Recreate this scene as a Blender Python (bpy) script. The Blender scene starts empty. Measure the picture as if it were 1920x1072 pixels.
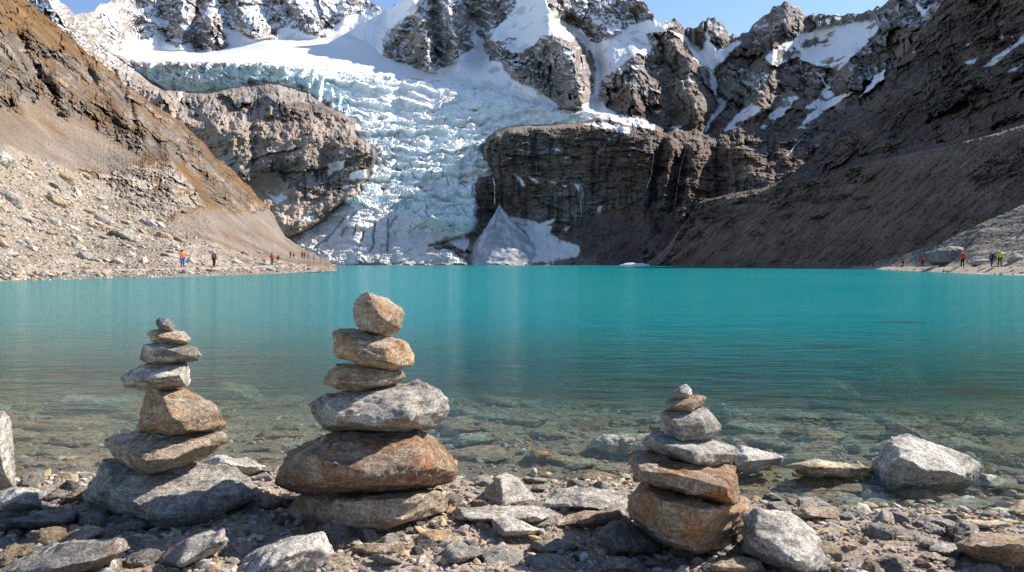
import bpy, bmesh, math, random
import numpy as np
from mathutils import Vector, Matrix

random.seed(7)
rng = np.random.default_rng(11)
scene = bpy.context.scene
COL = scene.collection
R = math.radians

# ------------------------------------------------------------------ camera
F = 1280.0                                  # focal length in photo pixels (24 mm on 36 mm)
CAM_H = 1.2
PITCH = math.atan(42.0 / F)
cam_d = bpy.data.cameras.new('camera')
cam_d.lens = 24.0
cam_d.sensor_width = 36.0
cam_d.clip_start = 0.05
cam_d.clip_end = 6000
cam = bpy.data.objects.new('camera', cam_d)
COL.objects.link(cam)
cam.location = (0, 0, CAM_H)
cam.rotation_euler = (math.pi / 2 - PITCH, 0, 0)
scene.camera = cam
CP, SP = math.cos(PITCH), math.sin(PITCH)


def unproj(px, py, Y):
    """Photo pixel and forward distance -> world point."""
    px = np.asarray(px, float); py = np.asarray(py, float); Y = np.asarray(Y, float)
    a = (px - 960.0) / F
    b = (536.0 - py) / F
    dy = CP + b * SP
    dz = -SP + b * CP
    return np.stack([a / dy * Y, Y + 0 * a, CAM_H + dz / dy * Y], axis=-1)


# ------------------------------------------------------------------ noise
_perm = rng.permutation(256).astype(np.int64)
_perm = np.concatenate([_perm, _perm, _perm])
_g = rng.normal(size=(256, 3)); _g /= np.linalg.norm(_g, axis=1)[:, None]


def perlin(P):
    P = np.asarray(P, float)
    I = np.floor(P).astype(np.int64)
    f = P - I
    I &= 255
    u = f * f * f * (f * (f * 6 - 15) + 10)
    out = 0.0
    for dx in (0, 1):
        for dy in (0, 1):
            for dz in (0, 1):
                h = _perm[_perm[_perm[(I[..., 0] + dx) & 255] + ((I[..., 1] + dy) & 255)] + ((I[..., 2] + dz) & 255)]
                g = _g[h]
                d = g[..., 0] * (f[..., 0] - dx) + g[..., 1] * (f[..., 1] - dy) + g[..., 2] * (f[..., 2] - dz)
                wx = u[..., 0] if dx else 1 - u[..., 0]
                wy = u[..., 1] if dy else 1 - u[..., 1]
                wz = u[..., 2] if dz else 1 - u[..., 2]
                out = out + d * wx * wy * wz
    return out * 1.5


def fbm(P, octv=5, gain=0.5, lac=2.03):
    a, s, out = 1.0, 1.0, 0.0
    P = np.asarray(P, float)
    for i in range(octv):
        out = out + a * perlin(P * s + 17.3 * i)
        a *= gain; s *= lac
    return out


def ridged(P, octv=5, gain=0.5, lac=2.07):
    a, s, out, w = 1.0, 1.0, 0.0, 1.0
    P = np.asarray(P, float)
    for i in range(octv):
        n = 1 - np.abs(perlin(P * s + 31.7 * i)) * 1.6
        n = np.clip(n, 0, 1) ** 2 * w
        w = np.clip(n * 1.6, 0, 1)
        out = out + a * n
        a *= gain; s *= lac
    return out - 0.6


def worley(u, v, seed=0):
    """2-D cellular noise: F1, F2, random value of the nearest cell, offset from it."""
    iu = np.floor(u).astype(np.int64); iv = np.floor(v).astype(np.int64)
    f1 = np.full(u.shape, 9.0); f2 = np.full(u.shape, 9.0)
    val = np.zeros(u.shape); ou = np.zeros(u.shape); ov = np.zeros(u.shape)
    for a in (-1, 0, 1):
        for b in (-1, 0, 1):
            cu = iu + a; cv = iv + b
            h = _perm[(_perm[(cu + seed) & 255] + cv) & 255]
            h2 = _perm[(h + 91) & 255]; h3 = _perm[(h + 173) & 255]
            pu = cu + 0.15 + 0.7 * h / 255.0; pv = cv + 0.15 + 0.7 * h2 / 255.0
            d = np.hypot(u - pu, v - pv)
            near = d < f1
            f2 = np.where(near, f1, np.minimum(f2, d))
            f1 = np.where(near, d, f1)
            val = np.where(near, h3 / 255.0, val)
            ou = np.where(near, u - pu, ou); ov = np.where(near, v - pv, ov)
    return f1, f2, val, ou, ov


def facets(u, v, seed=0):
    """Broken rock: every cell is a plane with its own height and tilt; second value marks the joints."""
    f1, f2, val, ou, ov = worley(u, v, seed)
    ta = (val * 53.7) % 1.0 - 0.5; tb = (val * 91.3) % 1.0 - 0.5
    return (val - 0.5) * 0.7 + 1.9 * (ta * ou + tb * ov), np.clip(1 - (f2 - f1) / 0.12, 0, 1)


def fract(u, v, su, sv, n=4, gain=0.55, seed=1):
    """Facets at several sizes; su, sv is the size of the largest."""
    q = np.stack([u / su, 0 * u + seed, v / sv], -1)
    u = u + 0.35 * su * fbm(q, 4, 0.6); v = v + 0.35 * sv * fbm(q + 40, 4, 0.6)
    out, crk, am = 0.0, 0.0, 1.0
    for i in range(n):
        f, c = facets(u / su, v / sv, seed + 7 * i)
        out = out + am * (f - 0.25 * c); crk = np.maximum(crk, c * (0.5 + 0.5 * (i < 2)))
        am *= gain; su *= 0.46; sv *= 0.46
    return out, crk


def sstep(a, b, x):
    t = np.clip((x - a) / (b - a), 0, 1)
    return t * t * (3 - 2 * t)


def inpoly(px, py, poly):
    c = np.zeros(px.shape, bool)
    n = len(poly)
    for i in range(n):
        x1, y1 = poly[i]; x2, y2 = poly[(i + 1) % n]
        if y1 == y2:
            continue
        t = ((y1 > py) != (y2 > py)) & (px < (x2 - x1) * (py - y1) / (y2 - y1) + x1)
        c ^= t
    return c


def segdist(px, py, pts, closed=False):
    d = np.full(px.shape, 1e9)
    n = len(pts)
    for i in range(n if closed else n - 1):
        x1, y1 = pts[i]; x2, y2 = pts[(i + 1) % n]
        vx, vy = x2 - x1, y2 - y1
        L = vx * vx + vy * vy + 1e-9
        t = np.clip(((px - x1) * vx + (py - y1) * vy) / L, 0, 1)
        d = np.minimum(d, np.hypot(px - x1 - t * vx, py - y1 - t * vy))
    return d


def polymask(px, py, poly, soft=1.0):
    """1 inside, 0 outside, soft edge in pixels."""
    xs = [p[0] for p in poly]; ys = [p[1] for p in poly]
    m = (px > min(xs) - 6) & (px < max(xs) + 6) & (py > min(ys) - 6) & (py < max(ys) + 6)
    out = np.zeros(px.shape)
    if m.any():
        a, b = px[m], py[m]
        d = segdist(a, b, poly, True)
        s = np.where(inpoly(a, b, poly), d, -d)
        out[m] = sstep(-soft, soft, s)
    return out


def rib(px, py, pts, w):
    xs = [p[0] for p in pts]; ys = [p[1] for p in pts]
    m = (px > min(xs) - 3 * w) & (px < max(xs) + 3 * w) & (py > min(ys) - 3 * w) & (py < max(ys) + 3 * w)
    out = np.zeros(px.shape)
    if m.any():
        out[m] = np.exp(-(segdist(px[m], py[m], pts) / w) ** 2 * 1.2)
    return out


# ------------------------------------------------------------------ object helpers
def tag(o, label=None, cat=None, group=None, kind=None):
    if label: o['label'] = label
    if cat: o['category'] = cat
    if group: o['group'] = group
    if kind: o['kind'] = kind
    return o


def link(name, me, mats=None, parent=None):
    o = bpy.data.objects.new(name, me)
    COL.objects.link(o)
    if mats is not None and me is not None:
        if not isinstance(mats, (list, tuple)):
            mats = [mats]
        for m in mats:
            me.materials.append(m)
    if parent: o.parent = parent
    return o


def mesh_np(name, V, Fc, cols=None, smooth=False):
    """numpy verts (n,3) and faces (m,k) -> mesh."""
    V = np.ascontiguousarray(V, dtype=np.float32).reshape(-1, 3)
    Fc = np.ascontiguousarray(Fc, dtype=np.int32)
    me = bpy.data.meshes.new(name)
    me.vertices.add(len(V)); me.vertices.foreach_set('co', V.ravel())
    k = Fc.shape[1]
    me.loops.add(Fc.size); me.loops.foreach_set('vertex_index', Fc.ravel())
    me.polygons.add(len(Fc))
    me.polygons.foreach_set('loop_start', np.arange(0, Fc.size, k, dtype=np.int32))
    me.polygons.foreach_set('use_smooth', np.full(len(Fc), smooth))
    me.update(calc_edges=True)
    if cols is not None:
        for nm, c in cols.items():
            c = np.asarray(c, np.float32)
            if c.ndim == 1:
                at = me.attributes.new(nm, 'FLOAT', 'POINT')
                at.data.foreach_set('value', np.ascontiguousarray(c))
            else:
                if c.shape[1] == 3:
                    c = np.concatenate([c, np.ones((len(c), 1), np.float32)], axis=1)
                at = me.attributes.new(nm, 'FLOAT_COLOR', 'POINT')
                at.data.foreach_set('color', np.ascontiguousarray(c).ravel())
    me.validate()
    return me


def grid_faces(nv, nu, keep=None):
    i = np.arange(nv * nu).reshape(nv, nu)
    f = np.stack([i[:-1, :-1], i[:-1, 1:], i[1:, 1:], i[1:, :-1]], axis=-1).reshape(-1, 4)
    if keep is not None:
        k = keep[:-1, :-1] & keep[:-1, 1:] & keep[1:, 1:] & keep[1:, :-1]
        f = f[k.ravel()]
    return f


def compact(V, Fc, attrs):
    used = np.zeros(len(V), bool); used[Fc.ravel()] = True
    mp = np.cumsum(used) - 1
    return V[used], mp[Fc], {k: a[used] for k, a in attrs.items()}


def normals(P):
    du = np.gradient(P, axis=1); dv = np.gradient(P, axis=0)
    n = np.cross(du, dv)
    n /= np.linalg.norm(n, axis=-1, keepdims=True) + 1e-12
    return n


def columns(cols, px):
    """cols {px: [(py,Y)...]} of equal length -> arrays (K, nu) of py and Y."""
    xs = sorted(cols)
    K = len(cols[xs[0]])
    for x in xs:
        assert len(cols[x]) == K, x
    A = np.array([cols[x] for x in xs], float)
    PY = np.stack([np.interp(px, xs, A[:, k, 0]) for k in range(K)])
    YY = np.stack([np.interp(px, xs, A[:, k, 1]) for k in range(K)])
    w_ = 21
    for Z in (PY, YY):
        for k in range(K): Z[k] = np.convolve(np.pad(Z[k], w_ // 2, mode='reflect', reflect_type='odd'), np.hanning(w_ + 2)[1:-1] / np.hanning(w_ + 2).sum(), 'valid')
    return PY, YY


def smooth_rows(A, n=2, ax=0):
    for _ in range(n):
        B = A.copy()
        sl = [slice(None)] * A.ndim
        a, b, c = list(sl), list(sl), list(sl)
        a[ax] = slice(0, -2); b[ax] = slice(1, -1); c[ax] = slice(2, None)
        B[tuple(b)] = 0.25 * A[tuple(a)] + 0.5 * A[tuple(b)] + 0.25 * A[tuple(c)]
        A = B
    return A


def depth_grid(cols, px, nv, top=None, sm=3, rag=0.0):
    PY, YY = columns(cols, px)
    if top is not None:
        PY[-1] = np.interp(px, [t[0] for t in top], [t[1] for t in top])
        if rag: PY[-1] += rag * fbm(np.stack([px / 26.0, 0 * px + 3.3, 0 * px], -1), 5, 0.62)
    nu = len(px)
    # keep control rows strictly decreasing
    for k in range(1, len(PY)):
        PY[k] = np.minimum(PY[k], PY[k - 1] - 0.05)
    t = np.linspace(0, 1, nv)[:, None]
    py = PY[0] * (1 - t) + PY[-1] * t
    D = np.empty((nv, nu))
    for j in range(nu):
        D[:, j] = np.interp(-py[:, j], -PY[:, j], YY[:, j])
    D = smooth_rows(D, sm, 0)
    D = smooth_rows(D, sm, 1)
    return py, D


class Sampler:
    """Look up the finished surface of a sheet by photo pixel."""
    def __init__(self, px, py, P):
        self.px, self.py, self.P = px, py, P

    def at(self, x, y):
        j = int(np.clip(np.searchsorted(self.px, x), 1, len(self.px) - 1))
        col = self.py[:, j]
        i = int(np.argmin(np.abs(col - y)))
        return self.P[i, j].copy()


def add_skirt(P, attrs, n=5, back=30.0, drop=26.0):
    """Let the sheet fall away behind its crest."""
    top = P[-1]
    rows = []
    d = top[:, :2] / (np.linalg.norm(top[:, :2], axis=1)[:, None] + 1e-9)
    for k in range(1, n + 1):
        r = top.copy()
        r[:, :2] += d * back * k
        r[:, 2] -= drop * k
        rows.append(r)
    P2 = np.concatenate([P, np.stack(rows)], axis=0)
    at = {}
    for kk, a in attrs.items():
        at[kk] = np.concatenate([a, np.repeat(a[-1:], n, axis=0)], axis=0)
    return P2, at


def mixc(a, b, t):
    a = np.asarray(a, float); b = np.asarray(b, float)
    t = np.asarray(t)[..., None]
    return a * (1 - t) + b * t


# ------------------------------------------------------------------ materials
def new_mat(name):
    m = bpy.data.materials.new(name)
    m.use_nodes = True
    nt = m.node_tree
    nt.nodes.clear()
    out = nt.nodes.new('ShaderNodeOutputMaterial')
    return m, nt, out


def N(nt, typ, **kw):
    n = nt.nodes.new(typ)
    for k, v in kw.items():
        if k in n.inputs: n.inputs[k].default_value = v
        else: setattr(n, k, v)
    return n


def noise(nt, vec, scale, detail=5, rough=0.6, dist=0.0):
    n = nt.nodes.new('ShaderNodeTexNoise')
    n.inputs['Scale'].default_value = scale
    n.inputs['Detail'].default_value = detail
    n.inputs['Roughness'].default_value = rough
    n.inputs['Distortion'].default_value = dist
    if vec is not None: nt.links.new(vec, n.inputs['Vector'])
    return n.outputs['Fac']


def ramp(nt, fac, stops, interp='LINEAR'):
    n = nt.nodes.new('ShaderNodeValToRGB')
    n.color_ramp.interpolation = interp
    el = n.color_ramp.elements
    while len(el) < len(stops): el.new(0.5)
    for e, (p, c) in zip(el, stops):
        e.position = p
        e.color = (c, c, c, 1) if isinstance(c, (int, float)) else (*c, 1)
    nt.links.new(fac, n.inputs['Fac'])
    return n.outputs['Color']


def mixrgb(nt, fac, a, b, mode='MIX'):
    n = nt.nodes.new('ShaderNodeMix')
    n.data_type = 'RGBA'; n.blend_type = mode
    for sock, v in ((n.inputs[0], fac), (n.inputs[6], a), (n.inputs[7], b)):
        if isinstance(v, bpy.types.NodeSocket): nt.links.new(v, sock)
        elif isinstance(v, (int, float)): sock.default_value = v if sock == n.inputs[0] else (v, v, v, 1)
        else: sock.default_value = (*v, 1)
    return n.outputs[2]


def mathn(nt, op, a, b=None, clamp=False):
    n = nt.nodes.new('ShaderNodeMath'); n.operation = op; n.use_clamp = clamp
    for i, v in enumerate((a, b)):
        if v is None: continue
        if isinstance(v, bpy.types.NodeSocket): nt.links.new(v, n.inputs[i])
        else: n.inputs[i].default_value = v
    return n.outputs[0]


def bump(nt, h, strength, dist, nrm=None):
    n = nt.nodes.new('ShaderNodeBump')
    n.inputs['Strength'].default_value = strength
    n.inputs['Distance'].default_value = dist
    nt.links.new(h, n.inputs['Height'])
    if nrm is not None: nt.links.new(nrm, n.inputs['Normal'])
    return n.outputs['Normal']


def principled(nt, out, color, rough=0.85, normal=None, spec=0.3):
    p = nt.nodes.new('ShaderNodeBsdfPrincipled')
    if isinstance(color, bpy.types.NodeSocket): nt.links.new(color, p.inputs['Base Color'])
    else: p.inputs['Base Color'].default_value = (*color, 1)
    if isinstance(rough, bpy.types.NodeSocket): nt.links.new(rough, p.inputs['Roughness'])
    else: p.inputs['Roughness'].default_value = rough
    p.inputs['Specular IOR Level'].default_value = spec
    if normal is not None: nt.links.new(normal, p.inputs['Normal'])
    nt.links.new(p.outputs[0], out.inputs['Surface'])
    return p


def terrain_mat(name, s1=0.25, s2=1.2, bdist=2.0, bstr=0.8, var=(0.7, 1.3), sq=0.35):
    """Vertex albedo broken up by two noises; bump weaker where 'soft' is high (snow)."""
    m, nt, out = new_mat(name)
    mp = nt.nodes.new('ShaderNodeMapping'); mp.inputs['Scale'].default_value = (1.0, sq, 1.0)
    nt.links.new(nt.nodes.new('ShaderNodeNewGeometry').outputs['Position'], mp.inputs['Vector'])
    g = mp.outputs[0]
    a = N(nt, 'ShaderNodeAttribute', attribute_name='Col')
    sf = N(nt, 'ShaderNodeAttribute', attribute_name='soft')
    n1 = noise(nt, g, s1, 8, 0.65, 0.4)
    n2 = noise(nt, g, s2, 5, 0.7)
    v = ramp(nt, n1, [(0.3, var[0]), (0.7, var[1])])
    v2 = ramp(nt, n2, [(0.3, 0.5 + var[0] / 2), (0.7, 0.5 + var[1] / 2)])
    vv = mixrgb(nt, 1.0, v, v2, 'MULTIPLY')
    vv = mixrgb(nt, sf.outputs['Fac'], vv, (1, 1, 1))
    c = mixrgb(nt, 1.0, a.outputs['Color'], vv, 'MULTIPLY')
    h = mathn(nt, 'ADD', n1, mathn(nt, 'MULTIPLY', n2, 0.45))
    h = mathn(nt, 'MULTIPLY', h, mathn(nt, 'SUBTRACT', 1.0, mathn(nt, 'MULTIPLY', sf.outputs['Fac'], 0.85)))
    principled(nt, out, c, 0.9, bump(nt, h, bstr, bdist), 0.15)
    return m


def stone_mat(name, base, alt, rust=(0.30, 0.14, 0.05), rust_amt=0.3, rust_scale=3.0, band=(0.3, 1.0, 5.0),
              speck=1.0, bstr=0.5, dark=(0.05, 0.045, 0.04), dark_amt=0.3, pos=False):
    """Gneiss: two-tone patches, foliation bands, salt-and-pepper grains, rust stains, cracks."""
    base = tuple(v * 0.84 for v in base); alt = tuple(v * 1.17 for v in alt)
    m, nt, out = new_mat(name)
    tc = nt.nodes.new('ShaderNodeTexCoord')
    oi = nt.nodes.new('ShaderNodeObjectInfo')
    off = nt.nodes.new('ShaderNodeVectorMath'); off.operation = 'SCALE'
    comb = nt.nodes.new('ShaderNodeCombineXYZ')
    for k in range(3): nt.links.new(oi.outputs['Random'], comb.inputs[k])
    nt.links.new(comb.outputs[0], off.inputs[0]); off.inputs['Scale'].default_value = 37.0
    add = nt.nodes.new('ShaderNodeVectorMath'); add.operation = 'ADD'
    if pos:
        nt.links.new(nt.nodes.new('ShaderNodeNewGeometry').outputs['Position'], add.inputs[0])
    else:
        nt.links.new(tc.outputs['Object'], add.inputs[0])
    nt.links.new(off.outputs[0], add.inputs[1])
    vec = add.outputs[0]
    mp = nt.nodes.new('ShaderNodeMapping')
    mp.inputs['Rotation'].default_value = (0.35, 0.2, 0.4)
    mp.inputs['Scale'].default_value = (band[0] * 4, band[1] * 3, band[2] * 3)
    nt.links.new(vec, mp.inputs['Vector'])
    n_big = noise(nt, vec, 5.0, 6, 0.6, 0.5)
    n_fol = noise(nt, mp.outputs[0], 2.2, 8, 0.68, 0.9)
    n_spk = noise(nt, vec, 110.0, 4, 0.85)
    n_mid = noise(nt, vec, 38.0, 5, 0.7, 0.3)
    n_rst = noise(nt, vec, rust_scale, 7, 0.65, 1.0)
    n_drk = noise(nt, vec, 7.0, 8, 0.7, 1.4)
    c = mixrgb(nt, ramp(nt, n_big, [(0.41, 0.0), (0.57, 1.0)]), base, alt)
    fol = ramp(nt, n_fol, [(0.30, 0.40), (0.46, 0.92), (0.54, 1.05), (0.70, 1.45)])
    c = mixrgb(nt, 1.0, c, fol, 'MULTIPLY')
    c = mixrgb(nt, ramp(nt, n_rst, [(0.60 - rust_amt * 0.3, 0.0), (0.70 - rust_amt * 0.15, min(1.0, 0.35 + rust_amt))]), c, rust)
    c = mixrgb(nt, ramp(nt, n_drk, [(0.58, 0.0), (0.68, dark_amt)]), c, dark)
    spk = ramp(nt, n_spk, [(0.36, 1 - 0.62 * speck), (0.5, 1.0), (0.64, 1 + 0.55 * speck)])
    c = mixrgb(nt, 1.0, c, spk, 'MULTIPLY')
    md = ramp(nt, n_mid, [(0.32, 0.52), (0.52, 1.0), (0.70, 1.34)])
    c = mixrgb(nt, 1.0, c, md, 'MULTIPLY')
    h = mathn(nt, 'ADD', mathn(nt, 'MULTIPLY', n_fol, 1.0), mathn(nt, 'MULTIPLY', n_mid, 0.55))
    h = mathn(nt, 'ADD', h, mathn(nt, 'MULTIPLY', n_spk, 0.16))
    principled(nt, out, c, 0.82, bump(nt, h, min(1.0, bstr * 1.6), 0.035), 0.25)
    return m


def plain_mat(name, col, rough=0.8):
    m, nt, out = new_mat(name)
    tc = nt.nodes.new('ShaderNodeTexCoord').outputs['Object']
    n = ramp(nt, noise(nt, tc, 9.0, 4), [(0.3, 0.82), (0.7, 1.15)])
    c = mixrgb(nt, 1.0, col, n, 'MULTIPLY')
    principled(nt, out, c, rough)
    return m
# ------------------------------------------------------------------ sun and sky
SUN_AZ, SUN_EL = 60.0, 36.0
sd = bpy.data.lights.new('sun', 'SUN')
sd.energy = 5.0; sd.angle = R(0.5); sd.color = (1.0, 0.93, 0.84)
so = bpy.data.objects.new('sun', sd); COL.objects.link(so)
sv = Vector((math.cos(R(SUN_EL)) * math.sin(R(SUN_AZ)), math.cos(R(SUN_EL)) * math.cos(R(SUN_AZ)), math.sin(R(SUN_EL))))
so.rotation_euler = sv.to_track_quat('Z', 'Y').to_euler()
so.location = sv * 50
w = bpy.data.worlds.new('World'); scene.world = w; w.use_nodes = True
nt = w.node_tree; nt.nodes.clear()
wo = nt.nodes.new('ShaderNodeOutputWorld'); bg = nt.nodes.new('ShaderNodeBackground')
sky = nt.nodes.new('ShaderNodeTexSky'); sky.sky_type = 'NISHITA'; sky.sun_disc = False
sky.sun_elevation = R(SUN_EL); sky.sun_rotation = R(SUN_AZ)
sky.altitude = 3500; sky.air_density = 1.0; sky.dust_density = 0.4; sky.ozone_density = 1.0
bg.inputs['Strength'].default_value = 0.13
nt.links.new(sky.outputs[0], bg.inputs[0]); nt.links.new(bg.outputs[0], wo.inputs[0])
scene.view_settings.view_transform = 'Standard'
scene.view_settings.look = 'None'
scene.view_settings.exposure = 0.88
scene.cycles.use_denoising = True
scene.cycles.denoiser = 'OPENIMAGEDENOISE'
scene.cycles.denoising_input_passes = 'RGB_ALBEDO_NORMAL'
scene.cycles.denoising_prefilter = 'NONE'
scene.cycles.max_bounces = 8
scene.cycles.transparent_max_bounces = 12

M_TERR = terrain_mat('mountain_rock', 0.05, 0.35, 1.6, 0.6, (0.66, 1.34))
M_HILL = terrain_mat('hill_ground', 0.16, 1.1, 1.6, 0.8, (0.68, 1.34))
M_ICE = terrain_mat('glacier_ice', 0.12, 0.5, 2.0, 0.5, (0.88, 1.10))

# ------------------------------------------------------------------ mountains round the lake head
SKY = [(-60, -120), (60, -30), (109, 0), (125, 12), (140, 28), (150, 25), (165, 25), (178, 20), (188, 8), (200, 8), (215, -1), (240, -25), (300, -50), (380, -80),
       (440, -60), (520, -90), (600, -60), (660, -18), (690, 0), (705, 10), (718, 17), (725, 19), (735, 12), (752, 4), (765, -6), (830, -70), (950, -90),
       (1050, -110), (1130, -90), (1185, -30), (1205, 0), (1215, 12), (1226, 30), (1233, 42), (1240, 44), (1250, 39), (1258, 40), (1265, 32),
       (1272, 42), (1280, 50), (1285, 57), (1290, 50), (1298, 54), (1308, 52), (1312, 46), (1318, 40), (1322, 42), (1327, 33), (1334, 34), (1340, 31), (1345, 42), (1351, 40),
       (1357, 48), (1366, 64), (1371, 68), (1375, 61), (1381, 69), (1386, 70), (1391, 61), (1398, 62), (1404, 60), (1410, 48), (1418, 41), (1425, 34), (1433, 29),
       (1438, 28), (1443, 26), (1447, 16), (1451, 12), (1458, 13), (1464, 11), (1468, 5), (1473, 2), (1478, 4), (1483, 11), (1494, 12), (1502, 22), (1510, 31), (1514, 28), (1520, 29), (1525, 24),
       (1530, 31), (1535, 27), (1548, 27), (1560, 30), (1566, 27), (1580, 30), (1590, 25), (1610, 26), (1620, 24), (1628, 20), (1636, 21), (1645, 11), (1650, 15), (1660, 6), (1670, -4), (1700, -35),
       (1760, -60), (1900, -160)]
S1 = {
    -60: [(505, 340), (300, 380), (200, 400), (100, 430), (60, 440), (0, 460), (-60, 500), (-120, 560)],
    100: [(505, 350), (330, 390), (250, 410), (150, 440), (100, 460), (60, 480), (30, 500), (5, 530)],
    140: [(505, 355), (340, 395), (260, 415), (170, 450), (120, 480), (80, 510), (50, 540), (28, 590)],
    190: [(505, 365), (350, 405), (280, 425), (190, 470), (150, 520), (110, 590), (60, 760), (8, 880)],
    250: [(505, 370), (370, 410), (300, 430), (215, 490), (180, 540), (140, 640), (95, 860), (-30, 1050)],
    300: [(505, 375), (390, 412), (310, 430), (230, 480), (185, 560), (165, 640), (97, 870), (-50, 1080)],
    400: [(505, 378), (390, 415), (330, 428), (240, 445), (190, 540), (172, 640), (97, 890), (-70, 1120)],
    500: [(505, 378), (352, 440), (330, 446), (258, 451), (180, 545), (155, 650), (76, 910), (-60, 1130)],
    600: [(505, 380), (362, 442), (338, 449), (262, 454), (215, 520), (180, 640), (72, 920), (-60, 1120)],
    680: [(505, 382), (358, 444), (335, 452), (275, 458), (230, 540), (150, 680), (50, 930), (2, 1050)],
    722: [(505, 383), (380, 430), (340, 450), (280, 480), (230, 550), (150, 690), (108, 790), (18, 1000)],
    760: [(505, 383), (380, 440), (340, 460), (280, 500), (230, 570), (160, 690), (118, 765), (-5, 900)],
    830: [(505, 383), (430, 430), (380, 450), (300, 500), (230, 570), (165, 680), (128, 740), (-70, 930)],
    893: [(505, 383), (430, 428), (380, 440), (280, 470), (240, 520), (190, 620), (165, 690), (-80, 930)],
    950: [(505, 383), (430, 427), (380, 433), (250, 450), (235, 500), (205, 610), (165, 670), (-90, 900)],
    1040: [(505, 384), (435, 427), (390, 433), (240, 452), (230, 495), (205, 590), (195, 620), (-100, 880)],
    1110: [(505, 384), (420, 428), (380, 434), (238, 455), (230, 500), (212, 580), (200, 610), (-90, 860)],
    1180: [(505, 380), (400, 425), (370, 432), (240, 455), (235, 500), (222, 560), (212, 590), (-40, 820)],
    1232: [(505, 365), (400, 415), (370, 425), (250, 460), (242, 500), (238, 550), (230, 580), (40, 770)],
    1300: [(505, 340), (430, 385), (380, 405), (280, 450), (260, 500), (248, 545), (238, 570), (52, 760)],
    1370: [(505, 320), (430, 360), (380, 385), (270, 440), (260, 490), (250, 530), (240, 560), (68, 750)],
    1473: [(505, 300), (400, 340), (340, 370), (265, 430), (255, 470), (245, 510), (225, 540), (3, 740)],
    1560: [(505, 285), (380, 330), (310, 360), (255, 420), (245, 450), (235, 490), (215, 520), (28, 700)],
    1650: [(505, 270), (350, 320), (280, 350), (230, 400), (210, 430), (195, 460), (180, 490), (12, 640)],
    1760: [(505, 260), (300, 310), (220, 350), (150, 400), (120, 430), (90, 460), (60, 490), (-60, 580)],
    1900: [(505, 250), (200, 320), (100, 360), (40, 400), (0, 430), (-20, 450), (-60, 480), (-160, 540)],
}
# places where ribs stand out (+, metres) and gullies cut in (-): (points, metres, width in photo pixels)
RIBS1 = [
    ([(110, 10), (200, 100), (300, 180)], 50, 40), ([(205, 10), (235, 95)], 35, 20), ([(345, 10), (338, 88)], 35, 18), ([(300, 0), (312, 70)], -25, 12),
    ([(375, 10), (370, 85)], -30, 13), ([(395, 40), (398, 95)], 40, 20), ([(440, -10), (480, 60)], 25, 22), ([(545, -10), (600, 65)], 35, 24), ([(500, 0), (512, 60)], -20, 12),
    ([(640, -10), (620, 50)], -25, 16), ([(690, 5), (655, 70)], -25, 22),
    ([(765, 0), (745, 50), (722, 95)], 30, 16), ([(775, -10), (795, 60), (805, 130)], 45, 20), ([(835, -20), (850, 60), (862, 105)], 35, 16), ([(815, 0), (822, 110)], -25, 9),
    ([(890, -20), (893, 60), (893, 110)], -55, 22), ([(1022, 0), (1035, 60), (1070, 110), (1092, 190)], 65, 34), ([(925, 75), (960, 110), (1000, 160)], 22, 20),
    ([(1060, 40), (1105, 80), (1118, 140), (1113, 195)], -60, 20), ([(1205, 5), (1245, 60), (1290, 120), (1315, 220)], 45, 26), ([(1195, 110), (1185, 200)], 28, 22),
    ([(1240, 120), (1262, 220)], -14, 10), ([(1300, 80), (1340, 135), (1345, 190), (1322, 245)], -50, 18), ([(1400, 70), (1375, 180)], 22, 20),
    ([(1473, 10), (1440, 120), (1425, 200)], 40, 26), ([(1540, 80), (1480, 110)], -22, 26), ([(1560, 140), (1545, 200)], -18, 14), ([(1600, 110), (1590, 165)], 22, 18),
    ([(1242, 255), (1228, 350), (1215, 390)], -16, 9), ([(1285, 275), (1272, 330), (1262, 395)], -20, 12), ([(1262, 280), (1248, 350), (1235, 405)], 10, 9),
    ([(1305, 270), (1300, 350), (1275, 410)], 12, 12), ([(1338, 262), (1350, 340), (1345, 372)], -24, 16), ([(1395, 270), (1420, 330)], 10, 22),
    ([(455, 325), (475, 295), (500, 310)], 9, 17), ([(545, 300), (570, 290), (575, 315)], 9, 16), ([(505, 290), (515, 315)], 5, 9),
    ([(468, 165), (470, 230), (478, 300)], -9, 8), ([(520, 190), (560, 230)], 10, 24), ([(385, 190), (430, 260)], 9, 24), ([(610, 240), (620, 330)], -8, 14),
    ([(1055, 240), (1052, 350)], -3, 6), ([(1000, 235), (1000, 330)], -3, 6), ([(1160, 250), (1145, 330)], -5, 9),
    ([(905, 270), (945, 300)], 7, 12), ([(900, 345), (925, 350)], 5, 8), ([(1213, 375), (1180, 425), (1140, 470)], 9, 17), ([(1216, 380), (1210, 440), (1205, 490)], 6, 14), ([(1257, 408), (1245, 440), (1200, 490)], 8, 14), ([(1092, 408), (1095, 460)], 7, 18), ([(935, 410), (938, 500)], -26, 52), ([(1240, 405), (1225, 440)], -3, 6), ([(565, 425), (590, 405), (660, 370)], 9, 12), ([(530, 415), (560, 430)], 7, 10),
]
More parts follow.
